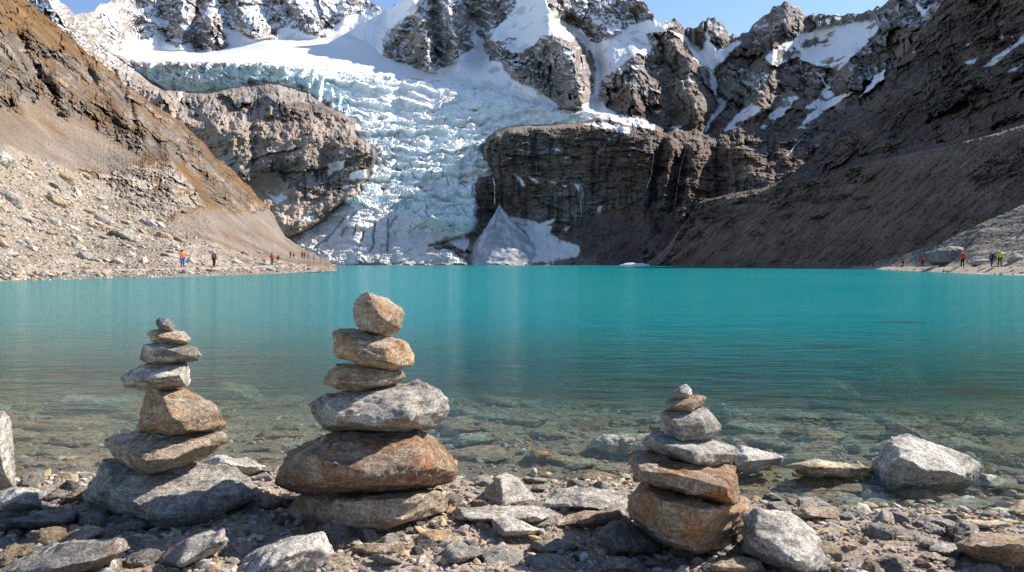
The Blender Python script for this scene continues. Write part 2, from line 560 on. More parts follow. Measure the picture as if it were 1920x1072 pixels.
SNOW1 = [
    [(240, 62), (258, 75), (283, 75), (290, 65), (305, 65), (312, 80), (330, 90), (357, 82), (368, 100), (300, 102), (225, 102)],
    [(418, 47), (440, 57), (470, 72), (500, 76), (522, 68), (515, 55), (540, 52), (570, 62), (600, 72), (620, 68), (625, 40), (650, 30), (665, 25), (700, 19), (720, 17), (735, 12), (765, -6),
     (800, -30), (792, 5), (782, 12), (775, 28), (760, 33), (742, 45), (726, 58), (714, 75), (722, 110), (600, 112), (400, 108), (428, 85)],
    [(880, 58), (893, 62), (905, 78), (908, 95), (920, 115), (940, 118), (952, 140), (970, 155), (1000, 165), (1030, 185), (1047, 199), (1000, 200), (900, 185), (830, 155), (815, 138), (840, 122), (862, 110), (865, 102), (880, 95), (886, 85), (884, 70)],
    [(975, -20), (1020, -8), (1030, 15), (1045, 40), (1060, 58), (1075, 70), (1058, 74), (1040, 64), (1015, 66), (1003, 82), (985, 92), (962, 102), (948, 92), (958, 80), (972, 72), (950, 72), (935, 78), (918, 76), (925, 60), (945, 38), (962, 18)],
    [(1050, 38), (1072, 48), (1092, 55), (1105, 75), (1120, 82), (1140, 75), (1165, 55), (1195, 45), (1212, 40), (1225, 38), (1252, 48), (1247, 60), (1230, 60), (1215, 68), (1220, 90), (1210, 105), (1198, 100), (1175, 115), (1150, 135),
     (1130, 150), (1120, 165), (1122, 180), (1136, 200), (1160, 215), (1200, 222), (1230, 236), (1226, 246), (1190, 237), (1150, 227), (1095, 217), (1085, 207), (1103, 190), (1111, 175), (1114, 150), (1118, 130), (1112, 105), (1098, 85), (1078, 70)],
    [(1255, 58), (1275, 75), (1290, 85), (1300, 110), (1320, 125), (1335, 136), (1350, 122), (1370, 100), (1392, 80), (1385, 75), (1365, 84), (1345, 95), (1335, 80), (1327, 65), (1320, 58), (1325, 75), (1315, 95), (1300, 80), (1288, 70)],
    [(1332, 130), (1343, 150), (1347, 183), (1362, 190), (1355, 205), (1335, 232), (1322, 250), (1317, 248), (1335, 222), (1345, 200), (1340, 180), (1330, 148)],
    [(1432, 108), (1450, 95), (1460, 90), (1475, 82), (1490, 72), (1500, 60), (1520, 62), (1540, 52), (1570, 48), (1600, 42), (1640, 38), (1648, 52), (1630, 75), (1610, 95), (1590, 110), (1570, 131), (1545, 128), (1525, 122), (1510, 118), (1500, 110), (1480, 116), (1455, 126), (1440, 120)],
    [(1410, 195), (1425, 200), (1427, 210), (1400, 222), (1380, 240), (1355, 250), (1365, 235), (1385, 215)],
    [(1465, 175), (1485, 173), (1500, 185), (1480, 205), (1460, 225), (1430, 243), (1425, 238), (1445, 215), (1468, 195)],
    [(1562, 150), (1555, 170), (1570, 180), (1600, 172), (1570, 192), (1535, 217), (1510, 241), (1495, 244), (1510, 225), (1530, 202), (1510, 205), (1535, 180), (1550, 160)],
    [(1661, 128), (1658, 148), (1640, 166), (1612, 187), (1630, 160), (1645, 140)],
    [(1718, 5), (1738, 20), (1742, 10), (1744, 32), (1735, 50), (1718, 62), (1710, 62), (1735, 38), (1722, 22)],
    [(1750, 15), (1776, 8), (1767, 30), (1752, 44)],
    [(1522, 132), (1540, 145), (1545, 162), (1552, 165), (1540, 140)], [(1255, 240), (1282, 234), (1268, 246)], [(1225, 210), (1240, 206), (1236, 212)], [(1095, 232), (1120, 238), (1150, 243), (1185, 252), (1180, 240), (1140, 230)],
    [(963, 325), (968, 325), (986, 349), (978, 350)], [(985, 330), (1000, 332), (1012, 343), (1003, 343)], [(1028, 338), (1040, 341), (1036, 346), (1026, 341)], [(1050, 344), (1060, 345), (1058, 353)], [(1076, 342), (1088, 348), (1085, 360), (1079, 352)],
    [(1120, 390), (1131, 388), (1128, 400), (1122, 402)], [(1010, 418), (1040, 408), (1035, 418), (1020, 424)], [(1052, 430), (1072, 418), (1060, 432)], [(960, 278), (985, 283), (980, 286)], [(1036, 280), (1048, 280), (1046, 284)], [(1058, 295), (1068, 296), (1066, 299)],
    [(945, 405), (960, 408), (1000, 415), (1020, 422), (1034, 425), (1030, 438), (1055, 452), (1085, 462), (1082, 482), (1030, 491), (905, 496), (895, 490), (930, 480), (985, 478), (1000, 460), (985, 435)],
    [(500, 363), (520, 372), (526, 362), (540, 374), (520, 384), (512, 378)], [(612, 304), (647, 300), (640, 318), (625, 322), (612, 332), (610, 318)], [(655, 325), (690, 318), (686, 336), (655, 339)], [(568, 408), (592, 405), (585, 415), (568, 414)],
    [(632, 350), (660, 348), (650, 356)], [(868, 440), (880, 450), (872, 470), (850, 462), (840, 455)], [(340, 168), (350, 166), (345, 180), (338, 190)],
]
G = {
    220: [(220, 620), (200, 625), (165, 632), (125, 640), (115, 660), (95, 860), (40, 980)],
    300: [(220, 620), (190, 628), (170, 634), (124, 642), (116, 665), (95, 860), (40, 980)],
    400: [(230, 612), (190, 628), (172, 636), (121, 646), (116, 668), (97, 880), (40, 980)],
    500: [(505, 384), (330, 490), (180, 628), (122, 652), (116, 675), (76, 900), (20, 1010)],
    560: [(505, 384), (330, 480), (168, 640), (127, 662), (121, 684), (72, 905), (20, 1010)],
    620: [(505, 384), (330, 470), (220, 580), (145, 662), (130, 690), (70, 905), (10, 1010)],
    660: [(505, 384), (380, 432), (270, 522), (150, 662), (136, 690), (66, 890), (10, 1010)],
    750: [(505, 384), (400, 432), (300, 508), (160, 655), (145, 680), (112, 775), (50, 900)],
    850: [(505, 385), (400, 428), (300, 500), (172, 632), (155, 668), (128, 735), (60, 800)],
    950: [(505, 385), (400, 425), (320, 478), (195, 606), (175, 640), (160, 680), (90, 760)],
    1050: [(505, 385), (400, 432), (300, 500), (215, 575), (205, 590), (192, 615), (120, 680)],
    1150: [(505, 385), (400, 432), (300, 500), (232, 545), (220, 560), (200, 590), (120, 650)],
}

def look(px, py, A, x, y):
    """Bilinear look-up of a column grid A at photo pixels (x, y)."""
    nv, nu = A.shape
    fx = np.clip((x - px[0]) / (px[1] - px[0]), 0, nu - 1.001)
    j = fx.astype(int); fx = fx - j
    out = 0
    for jj, wj in ((j, 1 - fx), (j + 1, fx)):
        b = py[0, jj]; t = py[-1, jj]
        fy = np.clip((y - b) / (t - b) * (nv - 1), 0, nv - 1.001)
        i = fy.astype(int); fy = fy - i
        out = out + wj * (A[i, jj] * (1 - fy) + A[i + 1, jj] * fy)
    return out


gpx = np.arange(215, 1150, 1.15)
gpy, gD = depth_grid(G, gpx, 385, None, 4)
px = np.arange(-40, 1860, 1.7)
NV = 385
py, D = depth_grid(S1, px, NV, SKY, 4, 1.6)
PX = np.broadcast_to(px, py.shape)
for pts, amp, wd in RIBS1:
    D = D - amp * rib(PX, py, pts, wd)
GL = [(225, 97), (255, 93), (300, 93), (372, 99), (400, 97), (430, 85), (470, 78), (530, 75), (610, 70), (640, 62), (690, 80), (722, 106), (745, 117), (790, 131), (815, 136), (840, 140), (900, 165), (960, 180), (1010, 193), (1050, 203), (1085, 206), (1115, 206), (1135, 214), (1100, 232), (1060, 236), (1020, 237), (980, 238),
      (950, 242), (930, 250), (915, 262), (908, 280), (912, 300), (926, 318), (929, 330), (902, 336), (893, 346), (891, 370), (894, 395), (893, 420), (888, 432), (870, 446), (840, 452),
      (806, 462), (850, 472), (872, 488), (878, 501), (800, 503), (640, 500), (600, 490), (560, 468), (541, 447), (580, 430), (610, 412), (626, 393), (642, 380), (676, 360), (675, 346), (690, 336), (696, 316), (705, 300),
      (706, 290), (700, 280), (686, 269), (672, 262), (664, 252), (662, 236), (668, 226), (655, 222), (640, 215), (620, 206), (602, 196), (590, 181), (570, 169), (540, 161), (520, 156), (490, 155), (470, 158),
      (440, 164), (420, 169), (380, 176), (340, 172), (305, 170), (285, 160), (265, 140), (250, 122), (240, 108)]
wq_ = np.stack([PX / 26.0, 0 * py, py / 26.0], -1)
wk = sstep(8, 40, py - np.interp(px, [t[0] for t in SKY], [t[1] for t in SKY])[None, :])
wk = wk * (0.14 + 0.62 * sstep(204, 228, py))
D = look(px, py, D, PX + wk * 13 * fbm(wq_, 5, 0.6), py + wk * 10 * fbm(wq_ + 33, 5, 0.62))
P0 = unproj(PX, py, D)
Q = P0 * np.array([1.0, 0.32, 1.0])
jit = 3.5 * fbm(Q / 22.0, 3)
q2 = np.stack([PX, 0 * py + 5.0, py], -1)
jf = 2.6 * fbm(q2 / 11.0, 4, 0.65)
jx, jy = PX + jit + jf, py + 0.7 * jit + 2.2 * fbm(q2 / 9.0 + 50, 4, 0.65)
snow = np.zeros(PX.shape)
for poly in SNOW1:
    snow = np.maximum(snow, polymask(jx, jy, poly, 1.2))
screepoly = [(1090, 505), (1045, 470), (1060, 440), (1088, 408), (1100, 415), (1130, 400), (1180, 388), (1212, 368), (1222, 385), (1240, 418), (1255, 404), (1280, 425), (1320, 420), (1500, 420), (1500, 505)]
scree = polymask(jx, jy, screepoly, 4)
bench = polymask(jx, jy, [(1225, 262), (1245, 245), (1262, 240), (1290, 250), (1330, 215), (1350, 250), (1420, 240), (1520, 245), (1560, 215), (1640, 190), (1560, 262), (1440, 262), (1340, 262), (1300, 262), (1260, 285), (1235, 300)], 5)
rub = polymask(jx, jy, [(470, 335), (500, 320), (520, 325), (556, 378), (600, 372), (640, 360), (676, 352), (690, 380), (640, 400), (600, 440), (700, 505), (480, 505), (450, 380)], 4)
botm = sstep(478, 492, jy) * (PX > 800) * (PX < 1120)
soft = np.clip(snow + 0.0, 0, 1)
smoothz = np.maximum.reduce([snow * 0.9, scree * 0.85, bench * 0.6, rub * 0.9, botm * 0.7])
peak = sstep(240, 190, py)
zd = Q * np.array([1.0, 1.0, 0.62])
big = ridged(zd / 120.0, 7, 0.58)
mid = ridged(Q / np.array([34, 34, 26.0]) + 9, 5, 0.55)
fin = fbm(Q / 6.0 + 4, 3)
pix = ridged(q2 / np.array([20.0, 1, 26.0]), 5, 0.62); pix2 = fbm(q2 / 6.0 + 3, 3, 0.65)
fpk, cpk = fract(PX - 0.35 * py, py + 0.2 * PX, 58.0, 78.0, 3, 0.50, 3)
fcl, ccl = fract(PX + 0.12 * py, py - 0.06 * PX, 58.0, 15.0, 3, 0.55, 11)
fll, cll = fract(PX - 0.3 * py, py + 0.3 * PX, 60.0, 26.0, 3, 0.50, 17)
lw = sstep(760, 700, PX)
fcl = fcl * (1 - lw) + fll * lw; ccl = ccl * (1 - lw) + cll * lw
crk = ridged(Q * np.array([1, 1, 0.6]) / 11.0 + 2, 4, 0.6)
strata = np.sin((P0[..., 2] + 0.18 * P0[..., 0] + 9 * fbm(Q / 45.0, 3)) / 3.4)
fade = sstep(0.0, 0.10, np.linspace(1, 0, NV))[:, None] * 0.75 + 0.25
h = (peak * (15 * big * fade + 4 * mid * fade + 21.0 * fpk * (0.4 + 0.6 * fade / fade.max()) + 3.0 * pix + 0.5 * pix2) + (1 - peak) * (2.0 * mid + 3.5 * big + 0.5 * strata + 3.8 * fcl + 1.0 * pix + 0.5 * pix2)) * (1 - smoothz) + (0.35 + 0.9 * (1 - smoothz)) * fin * (0.6 + 0.8 * peak)
h = h + rub * 1.6 * fbm(Q / 11.0, 4)
Dm = D - h
rpx, rpy, rD = px, py, Dm
ing = polymask(PX, py, GL, 5)
gin = look(gpx, gpy, gD, PX, py)
Dm = np.where(ing > 0.02, Dm + ing * np.maximum(0, gin + 5 - Dm), Dm)   # under the glacier the rock stays behind the ice
P = unproj(PX, py, Dm)
n1 = normals(P); n1 *= np.sign(-n1[..., 1:2] + n1[..., 2:3] * 0.3)
nz = n1[..., 2]
# rock and scree colours; the upper left rock also carries painted sunlight
cn = fbm(Q / 60.0 + 3, 4); cn2 = fbm(Q / 17.0 + 8, 4)
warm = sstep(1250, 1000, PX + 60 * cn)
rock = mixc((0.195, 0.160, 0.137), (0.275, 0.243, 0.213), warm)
rock = mixc(rock, (0.135, 0.112, 0.098), sstep(0.0, 0.5, cn))
rock = mixc(rock, (0.30, 0.225, 0.160), sstep(0.12, 0.55, cn2) * 0.7)
rock = mixc(rock, (0.095, 0.080, 0.072), sstep(0.35, 0.9, strata + cn2) * 0.35)
rock = mixc(rock, (0.36, 0.31, 0.26), sstep(0.15, 0.6, np.where(peak > .5, fpk, fcl)) * 0.55)
rock = mixc(rock, (0.05, 0.044, 0.04), np.where(peak > .5, cpk * 0.2, ccl * 0.28))
cliff = (1 - peak) * sstep(370, 350, py) * sstep(890, 930, PX) * sstep(1260, 1200, PX)
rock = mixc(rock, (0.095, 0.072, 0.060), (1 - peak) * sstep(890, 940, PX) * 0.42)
streak = sstep(0.12, 0.4, fbm(np.stack([PX / 9.0, py / 120.0, 0 * py], -1), 3)) * (1 - peak) * sstep(240, 265, py)
rock = mixc(rock, (0.035, 0.033, 0.034), streak * 0.75 * sstep(480, 400, py))
rustm = sstep(0.1, 0.45, fbm(Q / 40.0 + 77, 4)) * (1 - peak)
rock = mixc(rock, (0.17, 0.085, 0.045), rustm * 0.35 * sstep(900, 950, PX))
lit_rock = sstep(700, 600, PX) * sstep(330, 300, py - 30 * cn2) * (1 - peak)
rock = mixc(rock, (0.40, 0.325, 0.265), lit_rock * 0.6)  # upper part of the left rock lightened, sunlight put into its colour
scn = fbm(Q / 5.0, 4); scs = fbm(np.stack([(PX + 0.6 * py) / 5.0, (py - 0.6 * PX) / 70.0, 0 * py], -1), 3)
col = mixc(rock, (0.125, 0.092, 0.075), np.maximum(scree, bench * 0.8))
col = col * (1 + 0.35 * (np.maximum(scree, bench) * (0.6 * scs + 0.4 * scn)))[..., None]
rubc = mixc((0.37, 0.30, 0.235), (0.20, 0.17, 0.145), sstep(-0.2, 0.5, fbm(Q / 12.0 + 5, 4)))
col = mixc(col, rubc, rub)
cone = polymask(jx, jy, [(432, 388), (470, 330), (500, 320), (530, 338), (556, 362), (555, 385), (530, 395), (470, 390)], 3)
col = mixc(col, (0.34, 0.25, 0.19), cone)
col = mixc(col, (0.24, 0.20, 0.17), botm * 0.8)
# thin snow caught on ledges of the high faces
dn = fbm(Q / 28.0 + 31, 5)
reg = sstep(150, 105, py + np.where((PX > 700), -45, 0)) * np.where(PX < 1240, 1.0, 0.62)
dust = 0.9 * sstep(0.74, 0.86, nz + 0.30 * dn + 0.12 * sstep(120, 0, py) - 0.10 * (PX > 1240)) * reg
dust2 = sstep(0.36, 0.50, fbm(np.stack([(PX + py) / 22.0, (py - 0.35 * PX) / 6.0, 0 * py], -1), 4)) * sstep(200, 60, py) * sstep(1300, 1150, PX) * 0.9
rockisl = sstep(0.32, 0.48, fbm(Q / 16.0 + 60, 4) + 0.25 * (PX > 1430) * sstep(80, 110, py))
snow = snow * (1 - rockisl * np.where(PX > 1240, 0.95, 0.35))
sn = np.clip(np.maximum.reduce([snow, dust, dust2]), 0, 1)
snc = mixc((0.82, 0.83, 0.85), (0.72, 0.69, 0.67), sstep(160, 250, py) * 0.7)
col = mixc(col, snc, sn)
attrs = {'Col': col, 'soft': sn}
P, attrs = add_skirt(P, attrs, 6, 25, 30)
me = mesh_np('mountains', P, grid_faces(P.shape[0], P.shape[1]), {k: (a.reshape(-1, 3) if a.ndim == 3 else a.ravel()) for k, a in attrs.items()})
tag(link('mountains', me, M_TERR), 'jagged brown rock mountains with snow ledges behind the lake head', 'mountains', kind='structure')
SM1 = Sampler(px, py, P[:NV])

# ------------------------------------------------------------------ glacier
px, py, D = gpx, gpy, gD
NV = 385
PX = np.broadcast_to(px, py.shape)
ed = np.where(inpoly(PX, py, GL), 1, -1) * segdist(PX, py, GL, True)
wob = 4 * fbm(np.stack([PX / 16.0, py / 16.0, 0 * py], -1), 3)
ed = ed + wob * (py > 125)
lip = np.interp(PX, [220, 400, 500, 600, 700, 800, 900, 1000, 1090, 1150], [118, 119, 121, 130, 141, 152, 166, 186, 207, 225])
iced = py - lip                                       # pixels below the lip of the snowfield
ice = sstep(-2, 4, iced + 2.5 * wob / 4)
apron = polymask(PX + wob, py + wob, [(535, 445), (625, 398), (700, 385), (760, 400), (800, 425), (870, 455), (880, 505), (560, 505)], 14)
P0 = unproj(PX, py, D)
n0 = normals(smooth_rows(smooth_rows(P0, 8, 0), 8, 1)); n0 *= np.sign(-n0[..., 1:2] + n0[..., 2:3] * 0.3)
Q = P0 * np.array([1.0, 0.32, 1.0])
wq = fbm(np.stack([PX / 60.0, py / 60.0, 0 * py + 3], -1), 3)
wq2 = fbm(np.stack([PX / 25.0, py / 25.0, 0 * py + 9], -1), 3)
bowx = PX - 770.0
sag = 0.00045 * bowx ** 2 * np.sign(1)                # crevasse arcs bow downhill
u = (PX + 14 * wq + 6 * wq2); v = (py + sag + 9 * wq + 3 * wq2)
f1, f2, val, ou, ov = worley(u / 30.0, v / 10.0, 5)
g1, g2, val2, ou2, ov2 = worley(u / 13.0, v / 5.5, 9)
gfr, gck = fract(PX + 0.25 * (py - 300), py + sag, 40.0, 15.0, 4, 0.58, 41)
crev = sstep(0.16, 0.0, f2 - f1); crev2 = sstep(0.14, 0.0, g2 - g1)
szv = 0.55 + 0.9 * sstep(-0.4, 0.5, fbm(np.stack([PX / 110.0, py / 70.0, 0 * py + 8], -1), 2))
blocks = (val - 0.5) * 4.0 * szv - ov * 3.4 + (val2 - 0.5) * 1.5 - ov2 * 1.3 - 2.2 * crev * sstep(-0.25, 0.35, wq) - 0.4 * crev2 + 2.8 * gfr
ph = v / 17.0 + 0.55 * fbm(np.stack([u / 120.0, v / 50.0, 0 * u + 4], -1), 3)
sawb = (ph % 1.0); bandid = np.floor(ph)
band = (sstep(0.0, 0.75, sawb) - sstep(0.82, 1.0, sawb)) * (0.5 + 0.5 * np.sin(bandid * 2.4 + u / 120.0)) + 0.35 * ridged(np.stack([u / 60.0, v / 12.0, 0 * u], -1), 4, 0.5)
steep = polymask(PX, py, [(640, 150), (720, 165), (800, 200), (880, 200), (960, 210), (1060, 225), (940, 330), (900, 440), (800, 460), (690, 420), (640, 390)], 26)
calm = polymask(PX + wob, py + wob, [(655, 165), (730, 160), (800, 170), (830, 190), (800, 230), (740, 240), (680, 215)], 12)
facec = polymask(PX, py, [(240, 118), (500, 122), (590, 132), (660, 210), (640, 225), (600, 205), (560, 175), (380, 180), (280, 168)], 6)
h = ice * (1 - apron) * ((0.34 + 0.36 * steep) * (1 - 0.6 * calm) * blocks * (1 - 0.5 * facec) + (6.0 * band) * (1 - 0.5 * facec) + 1.8 * wq2)
h = h + ice * facec * (5.5 * ridged(np.stack([PX / 26.0, py / 60.0, 0 * py + 2], -1), 5, 0.6) + 2.2 * gfr)
CRACKS = [[(655, 392), (640, 412), (628, 432), (606, 452), (588, 466)], [(668, 397), (655, 410)], [(683, 434), (677, 452)], [(703, 418), (700, 456)], [(728, 412), (727, 472)], [(645, 430), (640, 440)],
          [(744, 405), (728, 430)], [(700, 456), (694, 470)], [(620, 440), (612, 452)], [(668, 425), (662, 440)]]
crack = np.zeros(PX.shape)
for c in CRACKS:
    crack = np.maximum(crack, rib(PX + 0.5 * wob, py, c, 2.2))
h = h + apron * (1.3 * fbm(Q / 9.0, 4) + 1.0 * band + 1.6 * gfr - 3.2 * crack)
h = h + (1 - ice) * 0.6 * fbm(Q / 30.0, 3)
h = h * sstep(-8, 6, ed)
bk = unproj(PX, py, D + 1.0) - P0
P = P0 + n0 * (0.45 * h)[..., None] - bk * (0.75 * h)[..., None]
rec = np.clip(look(rpx, rpy, rD, PX, py) - D + 4, 3, 90)
P = P + bk * ((1 - sstep(-3, 8, ed)) ** 1.5 * rec)[..., None]
n1 = normals(P); n1 *= np.sign(-n1[..., 1:2] + n1[..., 2:3] * 0.3)
conc = np.clip(-(h - smooth_rows(smooth_rows(h, 10, 0), 10, 1)) / 1.6, 0, 1)
fresh = ice * np.clip(0.75 * sstep(0.62, 0.25, n1[..., 2]) + 0.7 * conc + 0.35 * wq2 + 0.25 * facec, 0, 1) * (1 - 0.45 * calm)
col = mixc((0.80, 0.80, 0.80), (0.83, 0.83, 0.815), ice)
col = mixc(col, (0.53, 0.705, 0.725), fresh * 0.72 * (1 - 0.55 * apron))
col = mixc(col, (0.70, 0.65, 0.61), apron * (0.65 + 0.3 * wq2))
dirt = sstep(0.15, 0.5, fbm(Q / 12.0 + 21, 4))
col = mixc(col, (0.52, 0.48, 0.44), dirt * 0.45 * ice)
col = mixc(col, (0.30, 0.48, 0.54), ice * (1 - apron) * np.clip(0.8 * crev * sstep(-0.05, 0.5, wq) + 0.35 * gck * sstep(0.0, 0.5, wq2), 0, 1) * 0.8)
col = mixc(col, (0.20, 0.18, 0.16), sstep(0.35, 0.6, fbm(np.stack([PX / 30.0, iced / 2.2, 0 * py], -1), 4)) * np.exp(-(iced / 7.0) ** 2) * 0.9)
topdirt = sstep(120, 117, py + wob) * 0 + polymask(PX, py + wob, [(238, 114), (300, 116), (420, 118), (500, 121), (430, 125), (340, 132), (255, 124)], 3)
col = mixc(col, (0.46, 0.43, 0.41), topdirt * 0.8)
col = mixc(col, (0.16, 0.14, 0.13), apron * sstep(488, 500, py + 2 * wob) * 0.8)
col = mixc(col, (0.24, 0.27, 0.28), np.clip(crack - 0.35, 0, 1) * apron * 0.5)
keep = (ed > -5)
V, Fc, at = compact(P.reshape(-1, 3), grid_faces(NV, len(px), keep), {'Col': col.reshape(-1, 3), 'soft': (0.85 - 0.45 * ice).ravel()})
me = mesh_np('glacier', V, Fc, at)
tag(link('glacier', me, M_ICE), 'pale blue icefall spilling from a white snowfield between cliffs to the lake', 'glacier')
SMG = Sampler(px, py, P)
# ------------------------------------------------------------------ left hillside
H2 = {
    -160: [(545, 34), (532, 38), (420, 48), (260, 66), (180, 80), (60, 110), (-220, 160)],
    0: [(536, 41), (523, 47), (405, 62), (270, 80), (190, 100), (90, 135), (-60, 195)],
    100: [(533, 45), (517, 54), (405, 75), (312, 95), (245, 120), (160, 158), (42, 225)],
    200: [(527, 51), (511, 62), (420, 85), (330, 115), (262, 150), (200, 190), (128, 255)],
    320: [(523, 57), (507, 68), (440, 92), (306, 135), (288, 165), (260, 205), (216, 292)],
    400: [(519, 63), (505, 76), (455, 100), (390, 135), (365, 165), (335, 210), (292, 308)],
    503: [(515, 74), (501, 95), (478, 125), (450, 170), (430, 210), (412, 250), (388, 322)],
    560: [(512, 84), (501, 108), (494, 132), (486, 165), (478, 210), (470, 260), (462, 320)],
    600: [(510, 91), (501, 118), (497, 140), (493, 165), (490, 195), (486, 220), (481, 260)],
    632: [(509.5, 96), (506, 104), (505, 110), (504, 118), (503, 124), (502, 130), (501, 140)],
}
TOP2 = [(-160, -220), (-60, -120), (0, -60), (30, -20), (50, 0), (70, 18), (90, 35), (110, 50), (130, 67), (150, 86), (165, 102), (190, 120), (205, 132), (216, 141), (235, 160), (260, 176), (282, 191), (300, 205), (320, 217), (342, 232), (362, 252),
        (385, 270), (403, 297), (420, 308), (438, 322), (455, 342), (470, 352), (483, 373), (503, 388), (514, 405), (524, 425), (535, 443), (548, 454), (560, 462), (575, 470), (590, 477), (605, 484), (618, 491), (626, 499), (632, 501)]
px = np.arange(-150, 632.5, 1.5)
NV = 400
py, D = depth_grid(H2, px, NV, TOP2, 4, 3.2)
PX = np.broadcast_to(px, py.shape)
RIBS2 = [([(60, 55), (100, 110), (150, 190)], 7, 14), ([(35, 70), (50, 110), (70, 150)], -9, 13), ([(70, 130), (100, 175)], -6, 10), ([(105, 150), (130, 210)], 9, 16), ([(150, 105), (175, 150)], -7, 9), ([(180, 130), (205, 170), (240, 240)], 9, 14),
         ([(222, 150), (236, 200)], -8, 8), ([(255, 200), (275, 260)], 8, 13), ([(245, 195), (252, 230)], -6, 6), ([(298, 245), (318, 290)], 7, 13), ([(345, 250), (352, 300), (375, 330)], -10, 12),
         ([(375, 280), (400, 330), (430, 370), (465, 395)], 9, 13), ([(330, 285), (345, 320)], -8, 9), ([(20, 150), (40, 200)], 5, 14), ([(0, 90), (20, 120)], -5, 10), ([(420, 330), (445, 375)], -5, 6), ([(440, 335), (475, 385)], 6, 8)]
for pts, amp, wd in RIBS2:
    D = D - amp * rib(PX, py, pts, wd)
P0 = unproj(PX, py, D)
Q = P0 * np.array([1.0, 0.35, 1.0])
n1 = normals(P0); n1 *= np.sign(-n1[..., 1:2] + n1[..., 2:3] * 0.3)
jit = 5 * fbm(Q / 14.0, 4)
jp = 5.0 * fbm(np.stack([PX / 18.0, 0 * py + 9, py / 18.0], -1), 5, 0.62)
jx, jy = PX + jit + jp, py + 0.8 * jit + 1.4 * jp
rocky = polymask(jx, jy, [(-160, -60), (-20, 40), (15, 62), (40, 72), (70, 80), (110, 92), (160, 118), (213, 146), (282, 200), (345, 243), (403, 308), (483, 382), (506, 392), (470, 402), (420, 398), (395, 372), (378, 345), (335, 306), (300, 300), (250, 287), (205, 262), (150, 235), (120, 214), (90, 185), (60, 190), (20, 205), (-160, 190)], 4)
scr2 = polymask(jx, jy, [(-160, 200), (30, 190), (70, 172), (120, 216), (205, 264), (255, 290), (272, 302), (240, 316), (190, 325), (100, 312), (40, 290), (-160, 230)], 5)
mor = polymask(jx, jy, [(165, 332), (240, 318), (322, 305), (350, 335), (385, 384), (340, 396), (300, 420), (240, 395)], 3)
scr3 = polymask(jx, jy, [(300, 420), (385, 386), (420, 398), (470, 402), (506, 390), (640, 480), (640, 500), (560, 490), (470, 480), (400, 455), (330, 425)], 5)
field = polymask(jx, jy, [(-160, 240), (0, 268), (60, 292), (170, 330), (250, 390), (330, 425), (400, 456), (480, 482), (560, 493), (632, 503), (632, 540), (-160, 560)], 5)
rk = ridged(Q / np.array([26, 26, 20.0]) + 3, 5, 0.55)
fl = np.stack([(PX - 0.75 * py) / 10.0, (py + 0.75 * PX) / 90.0, 0 * py], -1)
gully = fbm(fl, 4)
strat = np.sin((P0[..., 2] * 2.4 + 0.5 * P0[..., 0] * 0.3 + 2.4 * fbm(Q / 9.0, 3)))
q2 = np.stack([PX, 0 * py + 5.0, py], -1)
rot = np.stack([0.8 * PX + 0.6 * py, 0 * py + 3.0, 0.8 * py - 0.6 * PX], -1)
pix = ridged(rot / np.array([34.0, 1, 15.0]), 5, 0.6); pix2 = fbm(q2 / 6.0 + 3, 3, 0.65)
fr2, ck2 = fract(rot[..., 0], rot[..., 2], 46.0, 26.0, 4, 0.58, 23)
h = D * (rocky * (0.004 * pix + 0.027 * fr2 * (0.45 + 0.9 * sstep(-0.3, 0.4, fbm(q2 / 60.0 + 15, 3))) + 0.002 * pix2) + (scr2 + scr3) * 0.005 * fbm(np.stack([rot[..., 0] / 240.0, 0 * py + 2, rot[..., 2] / 12.0], -1), 4, 0.6) + (1 - rocky) * (0.0030 * pix2 + (1 - field) * (1 - scr2) * (1 - scr3) * 0.012 * fr2) + mor * 0.002 * pix2) + rocky * (2.6 * rk + 0.5 * ridged(Q / 6.0 + 8, 4, 0.6) + 0.3 * fbm(Q / 2.0, 3)) + (1 - rocky) * (0.5 * fbm(Q / 7.0, 4) + 0.25 * fbm(Q / 2.0, 3)) + scr3 * 0.6 * gully + mor * (0.35 * strat + 0.5 * fbm(Q / 2.0, 3)) + field * 0.35 * fbm(Q / 2.5, 4) + (1 - rocky) * (1 - field) * (1 - scr2) * (1 - scr3) * 1.4 * fbm(Q / 16.0, 4)
h = h * sstep(0, 0.06, np.linspace(0, 1, NV))[:, None]
D2 = D - h
P = unproj(PX, py, D2)
cn = fbm(Q / 12.0 + 6, 5); cn2 = fbm(Q / 4.0 + 2, 4)
grass = mixc((0.150, 0.082, 0.033), (0.190, 0.118, 0.054), sstep(-0.4, 0.5, cn))
grass = mixc(grass, (0.095, 0.070, 0.042), sstep(0.1, 0.5, cn2) * 0.7)
rock = mixc((0.165, 0.135, 0.11), (0.085, 0.072, 0.063), sstep(-0.1, 0.5, cn))
rock = mixc(rock, (0.30, 0.24, 0.19), sstep(0.1, 0.5, cn2) * 0.6)
gs = sstep(0.30, 0.75, 0.55 + 0.45 * cn + 0.3 * gully - 0.25 * pix + 0.5 * (n1[..., 2] - 0.65))
rock = mixc(rock, (0.34, 0.28, 0.225), sstep(0.1, 0.6, fr2) * 0.6)
rock = mixc(rock, (0.035, 0.03, 0.027), ck2 * 0.5)
col = mixc(grass, mixc(rock, grass, gs * 0.75), rocky)
col = mixc(col, mixc(rock, grass, 0.3), (1 - rocky) * sstep(0.12, 0.45, fbm(q2 / 30.0 + 9, 5, 0.6)) * 0.5 * sstep(330, 250, py))
sc = mixc((0.225, 0.184, 0.148), (0.170, 0.144, 0.122), sstep(-0.4, 0.5, cn + 0.5 * gully))
sc = mixc(sc, (0.24, 0.15, 0.085), sstep(0.1, 0.5, gully + 0.3 * cn) * 0.45)
col = mixc(col, sc, np.maximum(scr2 * (0.55 + 0.45 * sstep(200, 300, py)), scr3))
